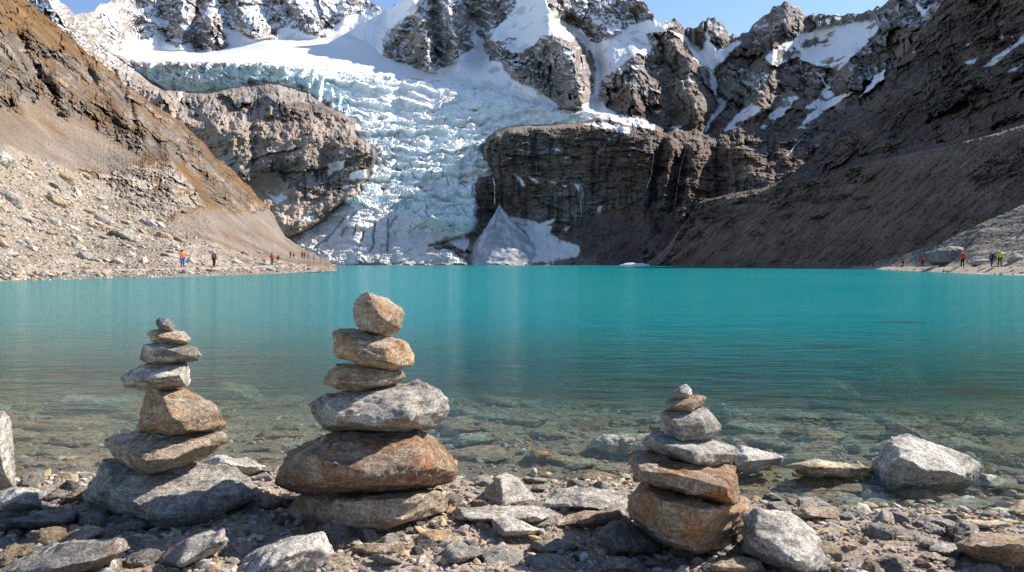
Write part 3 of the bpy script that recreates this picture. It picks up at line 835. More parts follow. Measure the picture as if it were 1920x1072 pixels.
mst = fbm(np.stack([(PX + 1.0 * py) / 46.0, 0 * py + 2, (py - 0.15 * PX) / 9.0], -1), 4, 0.6)
mc = mixc((0.40, 0.35, 0.29), (0.20, 0.175, 0.155), sstep(-0.15, 0.3, mst))
mor = np.clip(mor * sstep(-0.55, 0.1, fbm(q2 / 22.0 + 71, 4, 0.6) + 0.5 * (mor - 0.4)), 0, 1) * 0.85
col = mixc(col, mc, mor)
fc = mixc((0.33, 0.275, 0.215), (0.235, 0.195, 0.155), sstep(-0.3, 0.5, cn2))
col = mixc(col, fc, field)
P, at = add_skirt(P, {'Col': col, 'soft': 0 * py}, 6, 12, 10)
me = mesh_np('hill', P, grid_faces(P.shape[0], P.shape[1]), {'Col': at['Col'].reshape(-1, 3), 'soft': at['soft'].ravel()})
tag(link('hill', me, M_HILL), 'sunlit hillside of brown grass, rock ribs and pale boulder scree', 'hillside', kind='structure')
SM2 = Sampler(px, py, P[:NV])

# ------------------------------------------------------------------ right hillside in shade
H3 = {
    1212: [(506, 292), (500, 300), (499, 304), (498, 308), (497, 312), (496, 316), (495, 320)],
    1250: [(505, 282), (499.5, 290), (478, 300), (472, 303), (468, 305), (466, 307), (464, 309)],
    1310: [(505, 262), (499.5, 270), (425, 292), (380, 304), (378, 308), (377, 310), (375, 312)],
    1450: [(506, 200), (500, 208), (420, 232), (356, 252), (352, 260), (350, 266), (347, 272)],
    1530: [(507, 175), (500.5, 184), (410, 206), (335, 226), (329, 238), (312, 260), (288, 290)],
    1600: [(508, 158), (501, 168), (400, 188), (312, 207), (306, 222), (270, 255), (230, 300)],
    1700: [(510, 136), (502, 146), (390, 162), (291, 178), (284, 195), (180, 240), (98, 305)],
    1770: [(512, 122), (503, 132), (380, 148), (276, 164), (268, 182), (120, 235), (0, 300)],
    1920: [(516, 104), (505, 114), (370, 132), (234, 150), (226, 166), (60, 215), (-200, 300)],
    2100: [(524, 86), (508, 96), (330, 115), (160, 135), (150, 150), (0, 180), (-330, 250)],
    2400: [(530, 66), (512, 75), (300, 92), (100, 110), (90, 125), (-50, 150), (-250, 185)],
    2700: [(530, 56), (512, 62), (400, 72), (200, 84), (190, 92), (120, 100), (40, 112)],
}
TOP3 = [(1212, 495), (1235, 480), (1248, 466), (1262, 448), (1275, 420), (1290, 396), (1300, 382), (1310, 375), (1340, 371), (1380, 362), (1420, 354), (1450, 346), (1480, 334), (1505, 310), (1530, 288), (1560, 268), (1590, 240), (1610, 218), (1640, 184), (1665, 150), (1690, 112), (1710, 86), (1730, 60), (1750, 30),
        (1770, 0), (1800, -50), (1850, -120), (1920, -210), (2020, -250), (2100, -230), (2250, -130), (2400, 0), (2550, 50), (2700, 90)]  # unseen crest past the right edge, height shaped by where its shadow falls
px = np.concatenate([np.arange(1212, 1960, 1.5), np.arange(1960, 2700, 8.0)])
NV = 400
py, D = depth_grid(H3, px, NV, TOP3, 3, 3.0)
PX = np.broadcast_to(px, py.shape)
P0 = unproj(PX, py, D)
Q = P0 * np.array([1.0, 0.35, 1.0])
K3 = [1212, 1310, 1450, 1530, 1600, 1700, 1770, 1920, 2100, 2700]
crest = np.interp(PX, K3, [497, 380, 356, 335, 312, 291, 276, 234, 160, 200])
jit = 4 * fbm(Q / 10.0, 4)
below = sstep(-2, 3, py - crest + 0.6 * jit)
fl = np.stack([(PX + 0.75 * py) / 9.0, (py - 0.75 * PX) / 110.0, 0 * py], -1)
gully = fbm(fl, 4)
rk = ridged(Q / np.array([24, 24, 18.0]) + 13, 5, 0.55)
bandrock = sstep(0.0, 0.35, fbm(np.stack([PX / 60.0, (py - crest) / 18.0, 0 * py], -1), 3) + 0.25 * sstep(60, 10, py - crest) - 0.45 * sstep(50, 95, py - crest))
out3 = polymask(PX + jit, py + 0.5 * jit, [(1820, 330), (1850, 300), (1920, 270), (1960, 260), (1960, 320), (1920, 325), (1870, 340), (1830, 348)], 3)
bandrock = np.maximum(bandrock * (PX < 1640) * below, out3)
stra = np.sin(P0[..., 2] * 4.0 + 2.0 * fbm(Q / 8.0, 3))
q2 = np.stack([PX, 0 * py + 5.0, py], -1)
rot = np.stack([0.8 * PX - 0.6 * py, 0 * py + 3.0, 0.8 * py + 0.6 * PX], -1)
pix = ridged(rot / np.array([34.0, 1, 17.0]), 5, 0.6); pix2 = fbm(q2 / 6.0 + 3, 3, 0.65)
fr3, ck3 = fract(rot[..., 0], rot[..., 2], 70.0, 34.0, 5, 0.58, 29)
fb3, cb3 = fract(PX, py + 0.22 * PX, 22.0, 9.0, 3, 0.6, 31)
h = D * ((1 - below) * (0.003 * pix + 0.030 * fr3 * (0.35 + 1.0 * sstep(-0.3, 0.4, fbm(q2 / 70.0 + 15, 3))) + 0.003 * pix2) + bandrock * 0.012 * fb3 + below * (0.0036 * pix2 + 0.006 * fbm(np.stack([rot[..., 0] / 260.0, 0 * py + 2, rot[..., 2] / 13.0], -1), 4, 0.6))) + (1 - below) * (2.0 * rk + 0.3 * fbm(Q / 2.0, 3)) * sstep(0, 25, crest - py + 5) + below * (0.35 * gully + 0.35 * fbm(Q / 3.0, 4)) + bandrock * (0.8 * fbm(Q / 3.0 + 5, 3) + 0.6)
h = h * sstep(0, 0.05, np.linspace(0, 1, NV))[:, None]
P = unproj(PX, py, D - h)
cn = fbm(Q / 14.0 + 6, 5); cn2 = fbm(Q / 4.0 + 2, 4)
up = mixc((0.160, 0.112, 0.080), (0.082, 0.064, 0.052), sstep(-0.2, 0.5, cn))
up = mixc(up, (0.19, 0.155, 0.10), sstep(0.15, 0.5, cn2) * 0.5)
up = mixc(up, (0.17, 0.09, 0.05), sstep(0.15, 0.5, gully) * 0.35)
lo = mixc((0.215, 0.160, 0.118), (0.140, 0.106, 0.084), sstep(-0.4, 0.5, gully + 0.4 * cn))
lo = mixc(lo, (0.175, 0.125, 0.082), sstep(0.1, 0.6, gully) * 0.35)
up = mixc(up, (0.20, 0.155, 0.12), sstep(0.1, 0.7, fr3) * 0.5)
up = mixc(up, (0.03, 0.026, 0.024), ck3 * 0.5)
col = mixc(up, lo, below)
br = mixc((0.25, 0.20, 0.145), (0.12, 0.10, 0.088), sstep(-0.3, 0.4, fb3 + cn2))
up_d = ck3
col = mixc(col, br, bandrock * 0.75)
sn = np.zeros(PX.shape)
for poly in [[(1843, 127), (1860, 110), (1890, 92), (1922, 66), (1922, 80), (1890, 102), (1860, 124)], [(1808, 116), (1832, 107), (1826, 119), (1812, 121)], [(1888, 135), (1917, 117), (1905, 133)], [(1882, 82), (1908, 60), (1900, 72)],
             [(1806, 88), (1822, 79), (1815, 87)], [(1762, 130), (1768, 131), (1765, 137)], [(1876, 70), (1886, 69), (1880, 75)], [(1708, 97), (1716, 96), (1712, 101)]]:
    sn = np.maximum(sn, polymask(PX + 0.7 * jit, py + 0.7 * jit, poly, 1.2))
col = mixc(col, (0.72, 0.72, 0.75), sn)
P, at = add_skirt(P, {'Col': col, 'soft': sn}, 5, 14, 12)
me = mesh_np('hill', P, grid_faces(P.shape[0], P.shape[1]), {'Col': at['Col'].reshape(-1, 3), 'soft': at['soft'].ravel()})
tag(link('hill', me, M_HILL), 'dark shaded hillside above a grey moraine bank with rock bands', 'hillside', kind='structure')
SM3 = Sampler(px, py, P[:NV])

# ------------------------------------------------------------------ sunlit stony bank by the right-hand path
H4 = {
    1575: [(505.5, 160), (503.5, 170), (502.5, 176), (501.5, 182)],
    1600: [(505, 150), (502, 168), (500.5, 176), (497, 186)],
    1690: [(510, 104), (506.5, 118), (500, 122), (480, 134)],
    1760: [(513, 86), (508, 95), (498, 99), (455, 112)],
    1830: [(516, 74), (510, 81), (499, 85), (424, 104)],
    1920: [(519, 65), (512, 71), (500, 76), (384, 103)],
    2060: [(526, 53), (516, 58), (500, 63), (325, 92)],
    2300: [(536, 44), (524, 48), (500, 53), (300, 76)],
}
TOP4 = [(1575, 501.5), (1600, 497), (1645, 490), (1690, 480), (1725, 467), (1760, 455), (1795, 440), (1830, 424), (1875, 404), (1920, 384), (2060, 325), (2300, 300)]
px = np.arange(1575, 2300, 1.8)
NV = 90
py, D = depth_grid(H4, px, NV, TOP4, 2)
PX = np.broadcast_to(px, py.shape)
P0 = unproj(PX, py, D)
Q = P0 * np.array([1.0, 0.35, 1.0])
e = sstep(0, 0.15, np.linspace(0, 1, NV))[:, None]
up4 = sstep(498, 488, py)
h = e * up4 * (0.6 * fbm(Q / 4.0, 4) + 0.25 * fbm(Q / 1.0, 3)) + 0.1 * fbm(Q / 2.0, 3) * e
P = unproj(PX, py, D - h)
cn = fbm(Q / 5.0 + 6, 4); cn2 = fbm(Q / 1.5 + 2, 4)
col = mixc((0.17, 0.145, 0.122), (0.085, 0.074, 0.066), sstep(-0.2, 0.4, cn))
col = mixc(col, (0.30, 0.26, 0.22), sstep(0.1, 0.45, cn2))
col = mixc((0.33, 0.27, 0.215), col, up4)
P, at = add_skirt(P, {'Col': col, 'soft': 0 * py}, 4, 5, 5)
me = mesh_np('terrain', P, grid_faces(P.shape[0], P.shape[1]), {'Col': at['Col'].reshape(-1, 3), 'soft': at['soft'].ravel()})
tag(link('terrain', me, M_HILL), 'sunlit stony bank rising from the path on the far right shore', 'bank', kind='structure')
SM4 = Sampler(px, py, P[:NV])

# ------------------------------------------------------------------ paths
M_PATH = terrain_mat('path_dust', 1.5, 7.0, 0.08, 0.5, (0.85, 1.12))


def ribbon_path(label, S, pts, wd, lift=0.06):
    L = []
    for i in range(len(pts) - 1):
        for t in np.linspace(0, 1, 8, endpoint=False):
            L.append((pts[i][0] + (pts[i + 1][0] - pts[i][0]) * t, pts[i][1] + (pts[i + 1][1] - pts[i][1]) * t))
    L.append(pts[-1])
    C = np.array([S.at(x, y) for x, y in L])
    for k in range(3): C[:, k] = np.convolve(np.pad(C[:, k], 4, 'edge'), np.ones(9) / 9, 'valid')
    T = np.gradient(C, axis=0); T[:, 2] = 0; T /= np.linalg.norm(T, axis=1)[:, None]
    Sd = np.stack([-T[:, 1], T[:, 0], 0 * T[:, 0]], 1)
    offs = np.array([-2.3, -0.9, -0.4, 0, 0.4, 0.9, 1.2]) * wd
    zz = np.array([-0.62, 0, 0.02, 0.03, 0.02, 0, -0.14])
    V = C[:, None, :] + Sd[:, None, :] * offs[None, :, None] * (1 + 0.15 * fbm(C / 3.0, 2))[:, None, None]
    V[..., 2] += lift + zz[None, :]
    V[..., 2] += 0.03 * fbm(V / 1.2, 2)
    col = np.broadcast_to(np.array([0.36, 0.295, 0.23]), V.shape)
    me = mesh_np('path', V, grid_faces(V.shape[0], V.shape[1]), {'Col': col.reshape(-1, 3), 'soft': np.zeros(V.shape[0] * V.shape[1])})
    return tag(link('path', me, M_PATH), label, 'path', kind='structure'), C


_, PATH_A = ribbon_path('beige footpath along the boulder shore under the sunny hillside', SM2, [(-60, 513), (80, 510), (200, 507.5), (350, 504.5), (430, 503), (500, 500.5), (540, 497.5)], 0.85, 0.07)
_, PATH_B = ribbon_path('beige footpath along the far shore under the dark hillside', SM4, [(1594, 500.5), (1650, 502.2), (1720, 502.6), (1800, 503), (1920, 503.5), (2080, 505)], 1.1, 0.07)

# ------------------------------------------------------------------ snow cone below the waterfall, floe and waterfalls
M_CONE = terrain_mat('old_snow', 0.4, 2.0, 0.5, 0.5, (0.85, 1.12))
apx = unproj(930, 384, 424.0)
nu, nv = 90, 90
th = np.linspace(-1.75, 1.75, nu); tt = np.linspace(0.0, 1, nv)
TH, TT = np.meshgrid(th, tt)
rad = 36.0 * TT ** 1.14 * (1 + 0.06 * fbm(np.stack([TH * 1.2, 0 * TH, 0 * TH], -1), 2)) * (1 + 0.05 * np.cos(2 * TH))
fl_n = fbm(np.stack([TH * 5.0, TT * 1.5, 0 * TH], -1), 4)
X = apx[0] + 2.0 + np.sin(TH) * rad * (0.86 + 0.16 * np.sin(TH)) * (1 + 0.10 * TT * fbm(np.stack([TH * 3.2, TT * 6.0, 0 * TH + 20], -1), 4, 0.6))
Yv = apx[1] - np.cos(TH) * rad * 1.0
fl_n = fbm(np.stack([TH * 5.0, TT * 1.5, 0 * TH], -1), 4)
Z0 = apx[2] * (1 - TT)
Z = apx[2] - (apx[2] + 0.4) * TT ** 1.05 + 0.2 * fl_n * TT + (2.0 * fbm(np.stack([X / 8, Yv / 8, Z0 / 8], -1), 5, 0.62)) * TT
dk = sstep(-0.12, 0.25, fbm(np.stack([TH * 7.0, TT * 2.0, 0 * TH + 5], -1), 4) + 0.25) * sstep(0.75, 0.1, TT) * sstep(0.75, 0.1, np.abs(TH + 0.1))
grit = sstep(-0.3, 0.5, 0.9 * fbm(np.stack([X / 6, Yv / 6, Z0 / 6], -1), 5, 0.65) + 0.6 * fbm(np.stack([TH * 11.0, TT * 2.5, 0 * TH + 9], -1), 4) + 0.5 * TT)
col = mixc((0.66, 0.66, 0.68), (0.36, 0.34, 0.33), grit * 0.8)
col = mixc(col, (0.13, 0.12, 0.115), dk * 0.85)
me = mesh_np('snow_cone', np.stack([X, Yv, Z], -1), grid_faces(nv, nu), {'Col': col.reshape(-1, 3), 'soft': np.full(nu * nv, 0.6)}, True)
tag(link('snow_cone', me, M_CONE), 'grey streaked cone of old snow piled under the thin waterfall', 'snow cone')

m, nt, out = new_mat('falling_water')
g = nt.nodes.new('ShaderNodeTexCoord').outputs['Object']
mp = nt.nodes.new('ShaderNodeMapping'); mp.inputs['Scale'].default_value = (2.5, 2.5, 0.25); nt.links.new(g, mp.inputs[0])
nn = noise(nt, mp.outputs[0], 0.8, 5, 0.7)
principled(nt, out, ramp(nt, nn, [(0.3, (0.42, 0.42, 0.43)), (0.6, (0.72, 0.73, 0.75))]), 0.6)
M_FALL = m


def fall(name, label, cat, S, pts, wd, lift=2.0, extra=None):
    """A strip of falling water a little proud of the rock behind it."""
    C = []
    for i in range(len(pts) - 1):
        for t in np.linspace(0, 1, 10, endpoint=False):
            C.append(S.at(pts[i][0] + (pts[i + 1][0] - pts[i][0]) * t + random.uniform(-.5, .5), pts[i][1] + (pts[i + 1][1] - pts[i][1]) * t))
    C.append(S.at(*pts[-1]))
    C = np.array(C)
    if S is not None:
        for k in range(3): C[:, k] = np.convolve(np.pad(C[:, k], 2, 'edge'), np.ones(5) / 5, 'valid')
    C[:, 1] -= lift
    n = len(C)
    ww = wd * (0.25 + 1.1 * rng.random(n) ** 1.5) * np.interp(np.linspace(0, 1, n), [0, .3, 1], [0.7, 1, 0.8])
    a = np.linspace(0, 2 * math.pi, 7)[:-1]
    V = np.zeros((n, 7, 3))
    for k, t in enumerate(np.linspace(0, 2 * math.pi, 7)):
        V[:, k, 0] = C[:, 0] + np.cos(t) * ww
        V[:, k, 1] = C[:, 1] + np.sin(t) * ww * 0.5
        V[:, k, 2] = C[:, 2]
    me = mesh_np(name, V, grid_faces(n, 7), None, True)
    return tag(link(name, me, M_FALL), label, cat)


fall('waterfall', 'thin white waterfall dropping from the glacier edge onto the snow cone', 'waterfall', SM1, [(924, 334), (927, 348), (927, 386)], 0.6, 2.5)
fall('waterfall', 'narrow waterfall between dark buttresses ending at a scree cone', 'waterfall', SM1, [(1288, 268), (1274, 312), (1270, 335), (1262, 385), (1255, 406)], 0.28, 3.0)
fall('waterfall', 'faint waterfall left of the brown buttress below the snow gully', 'waterfall', SM1, [(1221, 258), (1217, 275), (1224, 290), (1219, 330), (1208, 358)], 0.24, 3.0)
fall('waterfall', 'trickle of white water running down the middle of the dark cliff', 'waterfall', SM1, [(1086, 345), (1092, 365), (1087, 378), (1090, 404)], 0.26, 2.0)
fall('waterfall', 'white trickle on the wet rock below the left ice cliff', 'waterfall', SM1, [(478, 168), (474, 195), (468, 215), (470, 250), (478, 280), (496, 306)], 0.22, 1.5)
fall('stream', 'thin pale stream slanting down the gully of the dark hillside', 'stream', SM1, [(1507, 254), (1490, 272), (1470, 296), (1452, 305)], 0.3, 2.0)

fl = bmesh.new()
bmesh.ops.create_icosphere(fl, subdivisions=4, radius=1.0)
for v in fl.verts:
    p = v.co.copy()
    k = float(fbm(np.array([p.x * 1.6, p.y * 1.6, p.z * 1.6]), 3))
    v.co = Vector((p.x * 6.6 * (1 + .12 * k), p.y * 4.0, max(p.z, -0.25) * (1.35 + 0.5 * k) * (0.8 + 0.25 * p.x * -0.5)))
me = bpy.data.meshes.new('ice_floe'); fl.to_mesh(me); fl.free()
at = me.attributes.new('Col', 'FLOAT_COLOR', 'POINT'); at.data.foreach_set('color', np.tile(np.array([.74, .75, .77, 1], np.float32), len(me.vertices)))
at = me.attributes.new('soft', 'FLOAT', 'POINT'); at.data.foreach_set('value', np.full(len(me.vertices), .7, np.float32))
o = link('ice_floe', me, M_CONE); p = unproj(1191, 498, 300.0); o.location = (p[0], p[1], 0.1)
tag(o, 'flat white snow block lying at the water edge below dark scree', 'ice floe')
# ------------------------------------------------------------------ ground under the shore and the lake bed: one sheet
def shore_y(x):
    return np.interp(x, [-8, -2.7, -1.4, -0.5, 0.1, 0.5, 1.2, 1.7, 2.4, 8], [3.75, 3.72, 3.92, 3.86, 3.72, 3.70, 3.38, 3.26, 3.14, 2.9])


def ground_z(x, y):
    d = y - shore_y(x)                                      # metres past the waterline
    z = np.interp(d, [-40, -8, -2.5, -1.0, 0.0, 0.5, 1.5, 3.0, 5.0, 8.0, 14.0, 30.0, 60.0], [1.2, 0.75, 0.30, 0.135, 0.005, -0.06, -0.16, -0.33, -0.62, -1.1, -2.1, -4.0, -6.0])
    return z


def ground_full(x, y):
    P = np.stack([x, y, 0 * x], -1)
    k = np.clip(1.2 - np.maximum(0, y - 6) / 20.0, 0.2, 1)
    return ground_z(x, y) + k * (0.030 * fbm(P / 0.55, 3) + 0.012 * fbm(P / 0.13 + 7, 3))


gu = np.concatenate([np.arange(-5000, -300, 180.0), np.arange(-300, 2220, 5.0), np.arange(2220, 7000, 180.0)])
gy = np.concatenate([np.linspace(0.3, 1.9, 14), np.arange(1.9, 5.2, 0.014), np.geomspace(5.2, 14, 120), np.geomspace(14.2, 460, 40)])
UU, YY = np.meshgrid(gu, gy)
XX = (UU - 960) / F * YY
ZZ = ground_full(XX, YY)
V = np.stack([XX, YY, ZZ], -1)
gn = fbm(V / 0.35, 4); gn2 = fbm(V / 0.06, 3)
col = mixc((0.48, 0.38, 0.29), (0.37, 0.295, 0.23), sstep(-0.3, 0.5, gn))
col = mixc(col, (0.17, 0.14, 0.115), sstep(0.15, 0.5, gn2) * 0.6)
wet = sstep(0.05, -0.02, ZZ)
col = mixc(col, (0.33, 0.275, 0.18), wet * 0.8)
m, nt, out = new_mat('gravel_ground')
g = nt.nodes.new('ShaderNodeNewGeometry').outputs['Position']
a = N(nt, 'ShaderNodeAttribute', attribute_name='Col')
n1 = noise(nt, g, 38, 6, 0.75, 0.3); n2 = noise(nt, g, 170, 4, 0.8)
vo = nt.nodes.new('ShaderNodeTexVoronoi'); vo.inputs['Scale'].default_value = 75; nt.links.new(g, vo.inputs['Vector'])
c = mixrgb(nt, 1.0, a.outputs['Color'], ramp(nt, n1, [(0.3, 0.6), (0.7, 1.35)]), 'MULTIPLY')
c = mixrgb(nt, 1.0, c, ramp(nt, n2, [(0.3, 0.7), (0.7, 1.25)]), 'MULTIPLY')
hh = mathn(nt, 'ADD', mathn(nt, 'MULTIPLY', n1, 1.2), mathn(nt, 'MULTIPLY', vo.outputs['Distance'], -0.5))
hh = mathn(nt, 'ADD', hh, mathn(nt, 'MULTIPLY', n2, 0.25))
principled(nt, out, c, 0.9, bump(nt, hh, 0.9, 0.02), 0.2)
M_GROUND = m
me = mesh_np('ground', V, grid_faces(len(gy), len(gu)), {'Col': col.reshape(-1, 3)}, True)
tag(link('ground', me, M_GROUND), 'gravelly brown shore sloping down to become the lake bed', 'ground', kind='structure')

# ------------------------------------------------------------------ stones
MS = {
    'grey': stone_mat('grey_gneiss', (0.27, 0.245, 0.215), (0.37, 0.335, 0.29), rust_amt=0.12, bstr=0.55),
    'warm': stone_mat('warm_gneiss', (0.33, 0.255, 0.175), (0.42, 0.345, 0.255), rust=(0.38, 0.20, 0.085), rust_amt=0.42, bstr=0.55),
    'dark': stone_mat('dark_gneiss', (0.15, 0.14, 0.132), (0.23, 0.21, 0.19), rust_amt=0.1, bstr=0.6),
    'rust': stone_mat('rusty_gneiss', (0.33, 0.26, 0.185), (0.39, 0.325, 0.25), rust=(0.29, 0.125, 0.042), rust_amt=0.6, rust_scale=5.0, bstr=0.6, dark_amt=0.6),
    'light': stone_mat('pale_gneiss', (0.41, 0.375, 0.325), (0.50, 0.455, 0.395), rust_amt=0.08, bstr=0.55),
    'wet': stone_mat('wet_stone', (0.36, 0.29, 0.18), (0.46, 0.40, 0.27), rust=(0.30, 0.15, 0.055), rust_amt=0.4, bstr=0.4),
    'green': stone_mat('greenish_stone', (0.32, 0.32, 0.24), (0.42, 0.42, 0.33), rust_amt=0.1, bstr=0.4),
}


def refine(me, vox, amp, seed, sm=1, chip=1.0, cuts=9):
    """Divide a hull finely, keeping its flat facets, knock chips off and give it a broken-rock surface."""
    bm = bmesh.new(); bm.from_mesh(me)
    bmesh.ops.triangulate(bm, faces=bm.faces[:])
    for _ in range(14):
        lg = [e for e in bm.edges if e.calc_length() > vox * 1.9]
        if not lg: break
        bmesh.ops.subdivide_edges(bm, edges=lg, cuts=1)
        bmesh.ops.triangulate(bm, faces=[f for f in bm.faces if len(f.verts) > 3])
    if sm: bmesh.ops.smooth_vert(bm, verts=bm.verts, factor=0.2, use_axis_x=True, use_axis_y=True, use_axis_z=True)
    V = np.array([v.co for v in bm.verts])
    r = np.random.default_rng(int(seed * 100) + 3)
    c = (V.max(0) + V.min(0)) / 2; ext = (V.max(0) - V.min(0)) / 2
    for _ in range(cuts):
        d = r.normal(size=3); d /= np.linalg.norm(d)
        t = (V - c) / ext @ (d * ext / np.linalg.norm(d * ext))
        dd = d / ext; dd /= np.linalg.norm(dd)
        t = (V - c) @ dd
        lim = t.max() * r.uniform(0.82, 0.96)
        V = V - np.maximum(0, t - lim)[:, None] * dd
    for v, p in zip(bm.verts, V): v.co = p
    bm.normal_update()
    Nn = np.array([v.normal for v in bm.verts])
    s = np.array([seed * 1.7, seed * 2.3, seed * 0.9])
    h = amp * (0.15 * fbm(V / 0.22 + s, 2) + 0.70 * chip * (ridged(V * np.array([1, 1, 2.4]) / 0.16 + s, 4, 0.55) - 0.2) + 0.22 * fbm(V / 0.03 + s, 3))
    # stepped breaks along the layers
    lay = V[:, 2] + 0.28 * V[:, 0] + 0.035 * fbm(V / 0.15 + s, 2)
    saw = (lay * 26) % 1.0
    h = h + amp * 0.65 * chip * (saw - 0.5) * sstep(-0.05, 0.35, fbm(V / 0.2 + s + 9, 2))
    V = V + Nn * h[:, None]
    for v, p in zip(bm.verts, V): v.co = p
    me3 = bpy.data.meshes.new(me.name)
    bm.to_mesh(me3); bm.free()
    me3.polygons.foreach_set('use_smooth', np.ones(len(me3.polygons), bool))
    return me3


def hull_mesh(name, pts):
    bm = bmesh.new()
    for p in pts: bm.verts.new(p)
    r = bmesh.ops.convex_hull(bm, input=bm.verts)
    for v in list(bm.verts):
        if not v.link_faces: bm.verts.remove(v)
    bmesh.ops.recalc_face_normals(bm, faces=bm.faces)
    me = bpy.data.meshes.new(name); bm.to_mesh(me); bm.free()
    return me


_seed = [0]


def simplify(pts, tol):
    """Keep only the corners of an outline (Douglas-Peucker on the closed ring)."""
    n = len(pts)
    cx = sum(p[0] for p in pts) / n; cy = sum(p[1] for p in pts) / n
    a = max(range(n), key=lambda i: (pts[i][0] - cx) ** 2 + (pts[i][1] - cy) ** 2)
    pts = pts[a:] + pts[:a]
    b = max(range(n), key=lambda i: (pts[i][0] - pts[0][0]) ** 2 + (pts[i][1] - pts[0][1]) ** 2)

    def dp(s):
        if len(s) < 3: return s
        (x1, y1), (x2, y2) = s[0], s[-1]
        L = math.hypot(x2 - x1, y2 - y1) + 1e-9
        ds = [abs((x2 - x1) * (y1 - q[1]) - (x1 - q[0]) * (y2 - y1)) / L for q in s[1:-1]]
        k = max(range(len(ds)), key=lambda i: ds[i])
        if ds[k] < tol: return [s[0], s[-1]]
        return dp(s[:k + 2])[:-1] + dp(s[k + 1:])

    r = dp(pts[:b + 1])[:-1] + dp(pts[b:] + [pts[0]])[:-1]
    return r if len(r) >= 4 else pts


def traced_stone(label, outline, front, Yc, thick, mat, name='stone', cat='stone', group=None, vox=0.0075, amp=0.011, sink=0.0, bscale=0.80):
    """Build a rock whose silhouette has the outline's corners at distance Yc and whose facets meet at the given front points."""
    _seed[0] += 1
    ox = np.array([p[0] for p in outline], float); oy = np.array([p[1] for p in outline], float)
    ext = max(ox.max() - ox.min(), oy.max() - oy.min())
    S = simplify([tuple(p) for p in outline], 0.038 * ext)
    ox = np.array([p[0] for p in S], float); oy = np.array([p[1] for p in S], float)
    cx, cy = ox.mean(), oy.mean()
    g = 1.045
    O = unproj(cx + (ox - cx) * g, cy + (oy - cy) * g, Yc)
    Fp = unproj([p[0] for p in front], [p[1] for p in front], [Yc + p[2] * 1.65 for p in front])
    zmin = O[:, 2].min()
    rr = np.random.default_rng(_seed[0] + 40)
    nb = 6
    an = np.linspace(0, 2 * math.pi, nb, endpoint=False) + rr.random() * 1.0
    bx = cx + (ox.max() - ox.min()) * 0.5 * bscale * np.cos(an) * (0.8 + 0.3 * rr.random(nb)); by = cy + (oy.max() - oy.min()) * 0.5 * bscale * np.sin(an)
    B = unproj(bx, by, Yc + thick * (0.8 + 0.4 * rr.random(nb)))
    B[:, 2] = np.maximum(B[:, 2], zmin + 0.01)
    M = unproj(cx + (ox - cx) * 0.96, cy + (oy - cy) * 0.96, Yc + thick * 0.5)
    M[:, 2] = np.maximum(M[:, 2], zmin)
    A = np.concatenate([O, Fp, B, M])
    org = np.array([O[:, 0].mean(), Yc + thick * 0.3, A[:, 2].min()])
    me = refine(hull_mesh(name, [tuple(p) for p in A - org]), vox, amp, _seed[0], 1, 1.0, 8)
    o = link(name, me, MS[mat])
    o.location = org - np.array([0, 0, sink])
    return tag(o, label, cat, group)


GA = 'stones of the left cairn'; GB = 'stones of the middle cairn'; GC = 'stones of the right cairn'
YL, YM, YR = 2.93, 2.88, 2.62
traced_stone('huge flat grey base slab of the left cairn, shaded across its front', [(155, 925), (159, 907), (199, 863), (240, 858), (377, 862), (437, 876), (467, 897), (484, 922), (479, 937), (467, 948), (437, 962), (397, 984), (318, 1004), (298, 997), (268, 984), (223, 959), (169, 947)],
             [(222, 920, -.15), (318, 980, -.24), (300, 965, -.22), (462, 935, -.06), (200, 900, -.08), (330, 997, -.2), (240, 962, -.14)], YL, .30, 'grey', group=GA)
traced_stone('wedge shaped brown stone lying on the base slab of the left cairn', [(198, 822), (204, 812), (258, 806), (298, 808), (382, 808), (419, 808), (422, 825), (415, 838), (377, 858), (328, 875), (273, 890), (257, 885), (213, 852)],
             [(272, 862, -.2), (330, 858, -.17), (280, 884, -.18), (375, 830, -.1)], YL, .22, 'warm', group=GA)
traced_stone('sunlit tan block with slanting face in the middle of the left cairn', [(260, 800), (266, 757), (276, 733), (318, 729), (343, 726), (367, 733), (398, 758), (418, 783), (427, 801), (420, 808), (382, 811), (343, 815), (308, 815), (277, 810)],
             [(303, 738, -.06), (323, 783, -.15), (338, 806, -.14), (275, 790, -.07)], YL, .2, 'warm', group=GA)
traced_stone('rounded grey stone overhanging to the left near the middle of the left cairn', [(226, 709), (236, 697), (268, 684), (298, 678), (348, 676), (359, 689), (362, 711), (355, 722), (328, 732), (298, 735), (263, 730), (237, 724)],
             [(300, 706, -.13), (262, 712, -.1), (342, 702, -.1), (300, 690, -.08)], YL, .14, 'light', group=GA, vox=.006, amp=.007)
traced_stone('flat grey stone with a rusty brown left end in the left cairn', [(264, 672), (270, 645), (288, 641), (338, 642), (367, 651), (377, 664), (370, 674), (318, 680), (278, 679)],
             [(288, 647, -.08), (291, 677, -.08), (350, 664, -.07)], YL, .1, 'grey', group=GA, vox=.005, amp=.005)
traced_stone('thin tan stone second from the top of the left cairn', [(277, 622), (298, 616), (343, 621), (357, 634), (353, 643), (335, 648), (313, 647), (285, 640)],
             [(300, 632, -.07), (340, 636, -.06)], YL, .08, 'warm', group=GA, vox=.006, amp=.004)
traced_stone('small dark egg shaped stone topping the left cairn', [(292, 602), (298, 594), (313, 595), (325, 604), (330, 614), (325, 621), (310, 623), (298, 615)],
             [(305, 606, -.05), (318, 613, -.045)], YL, .05, 'dark', group=GA, vox=.005, amp=.003)

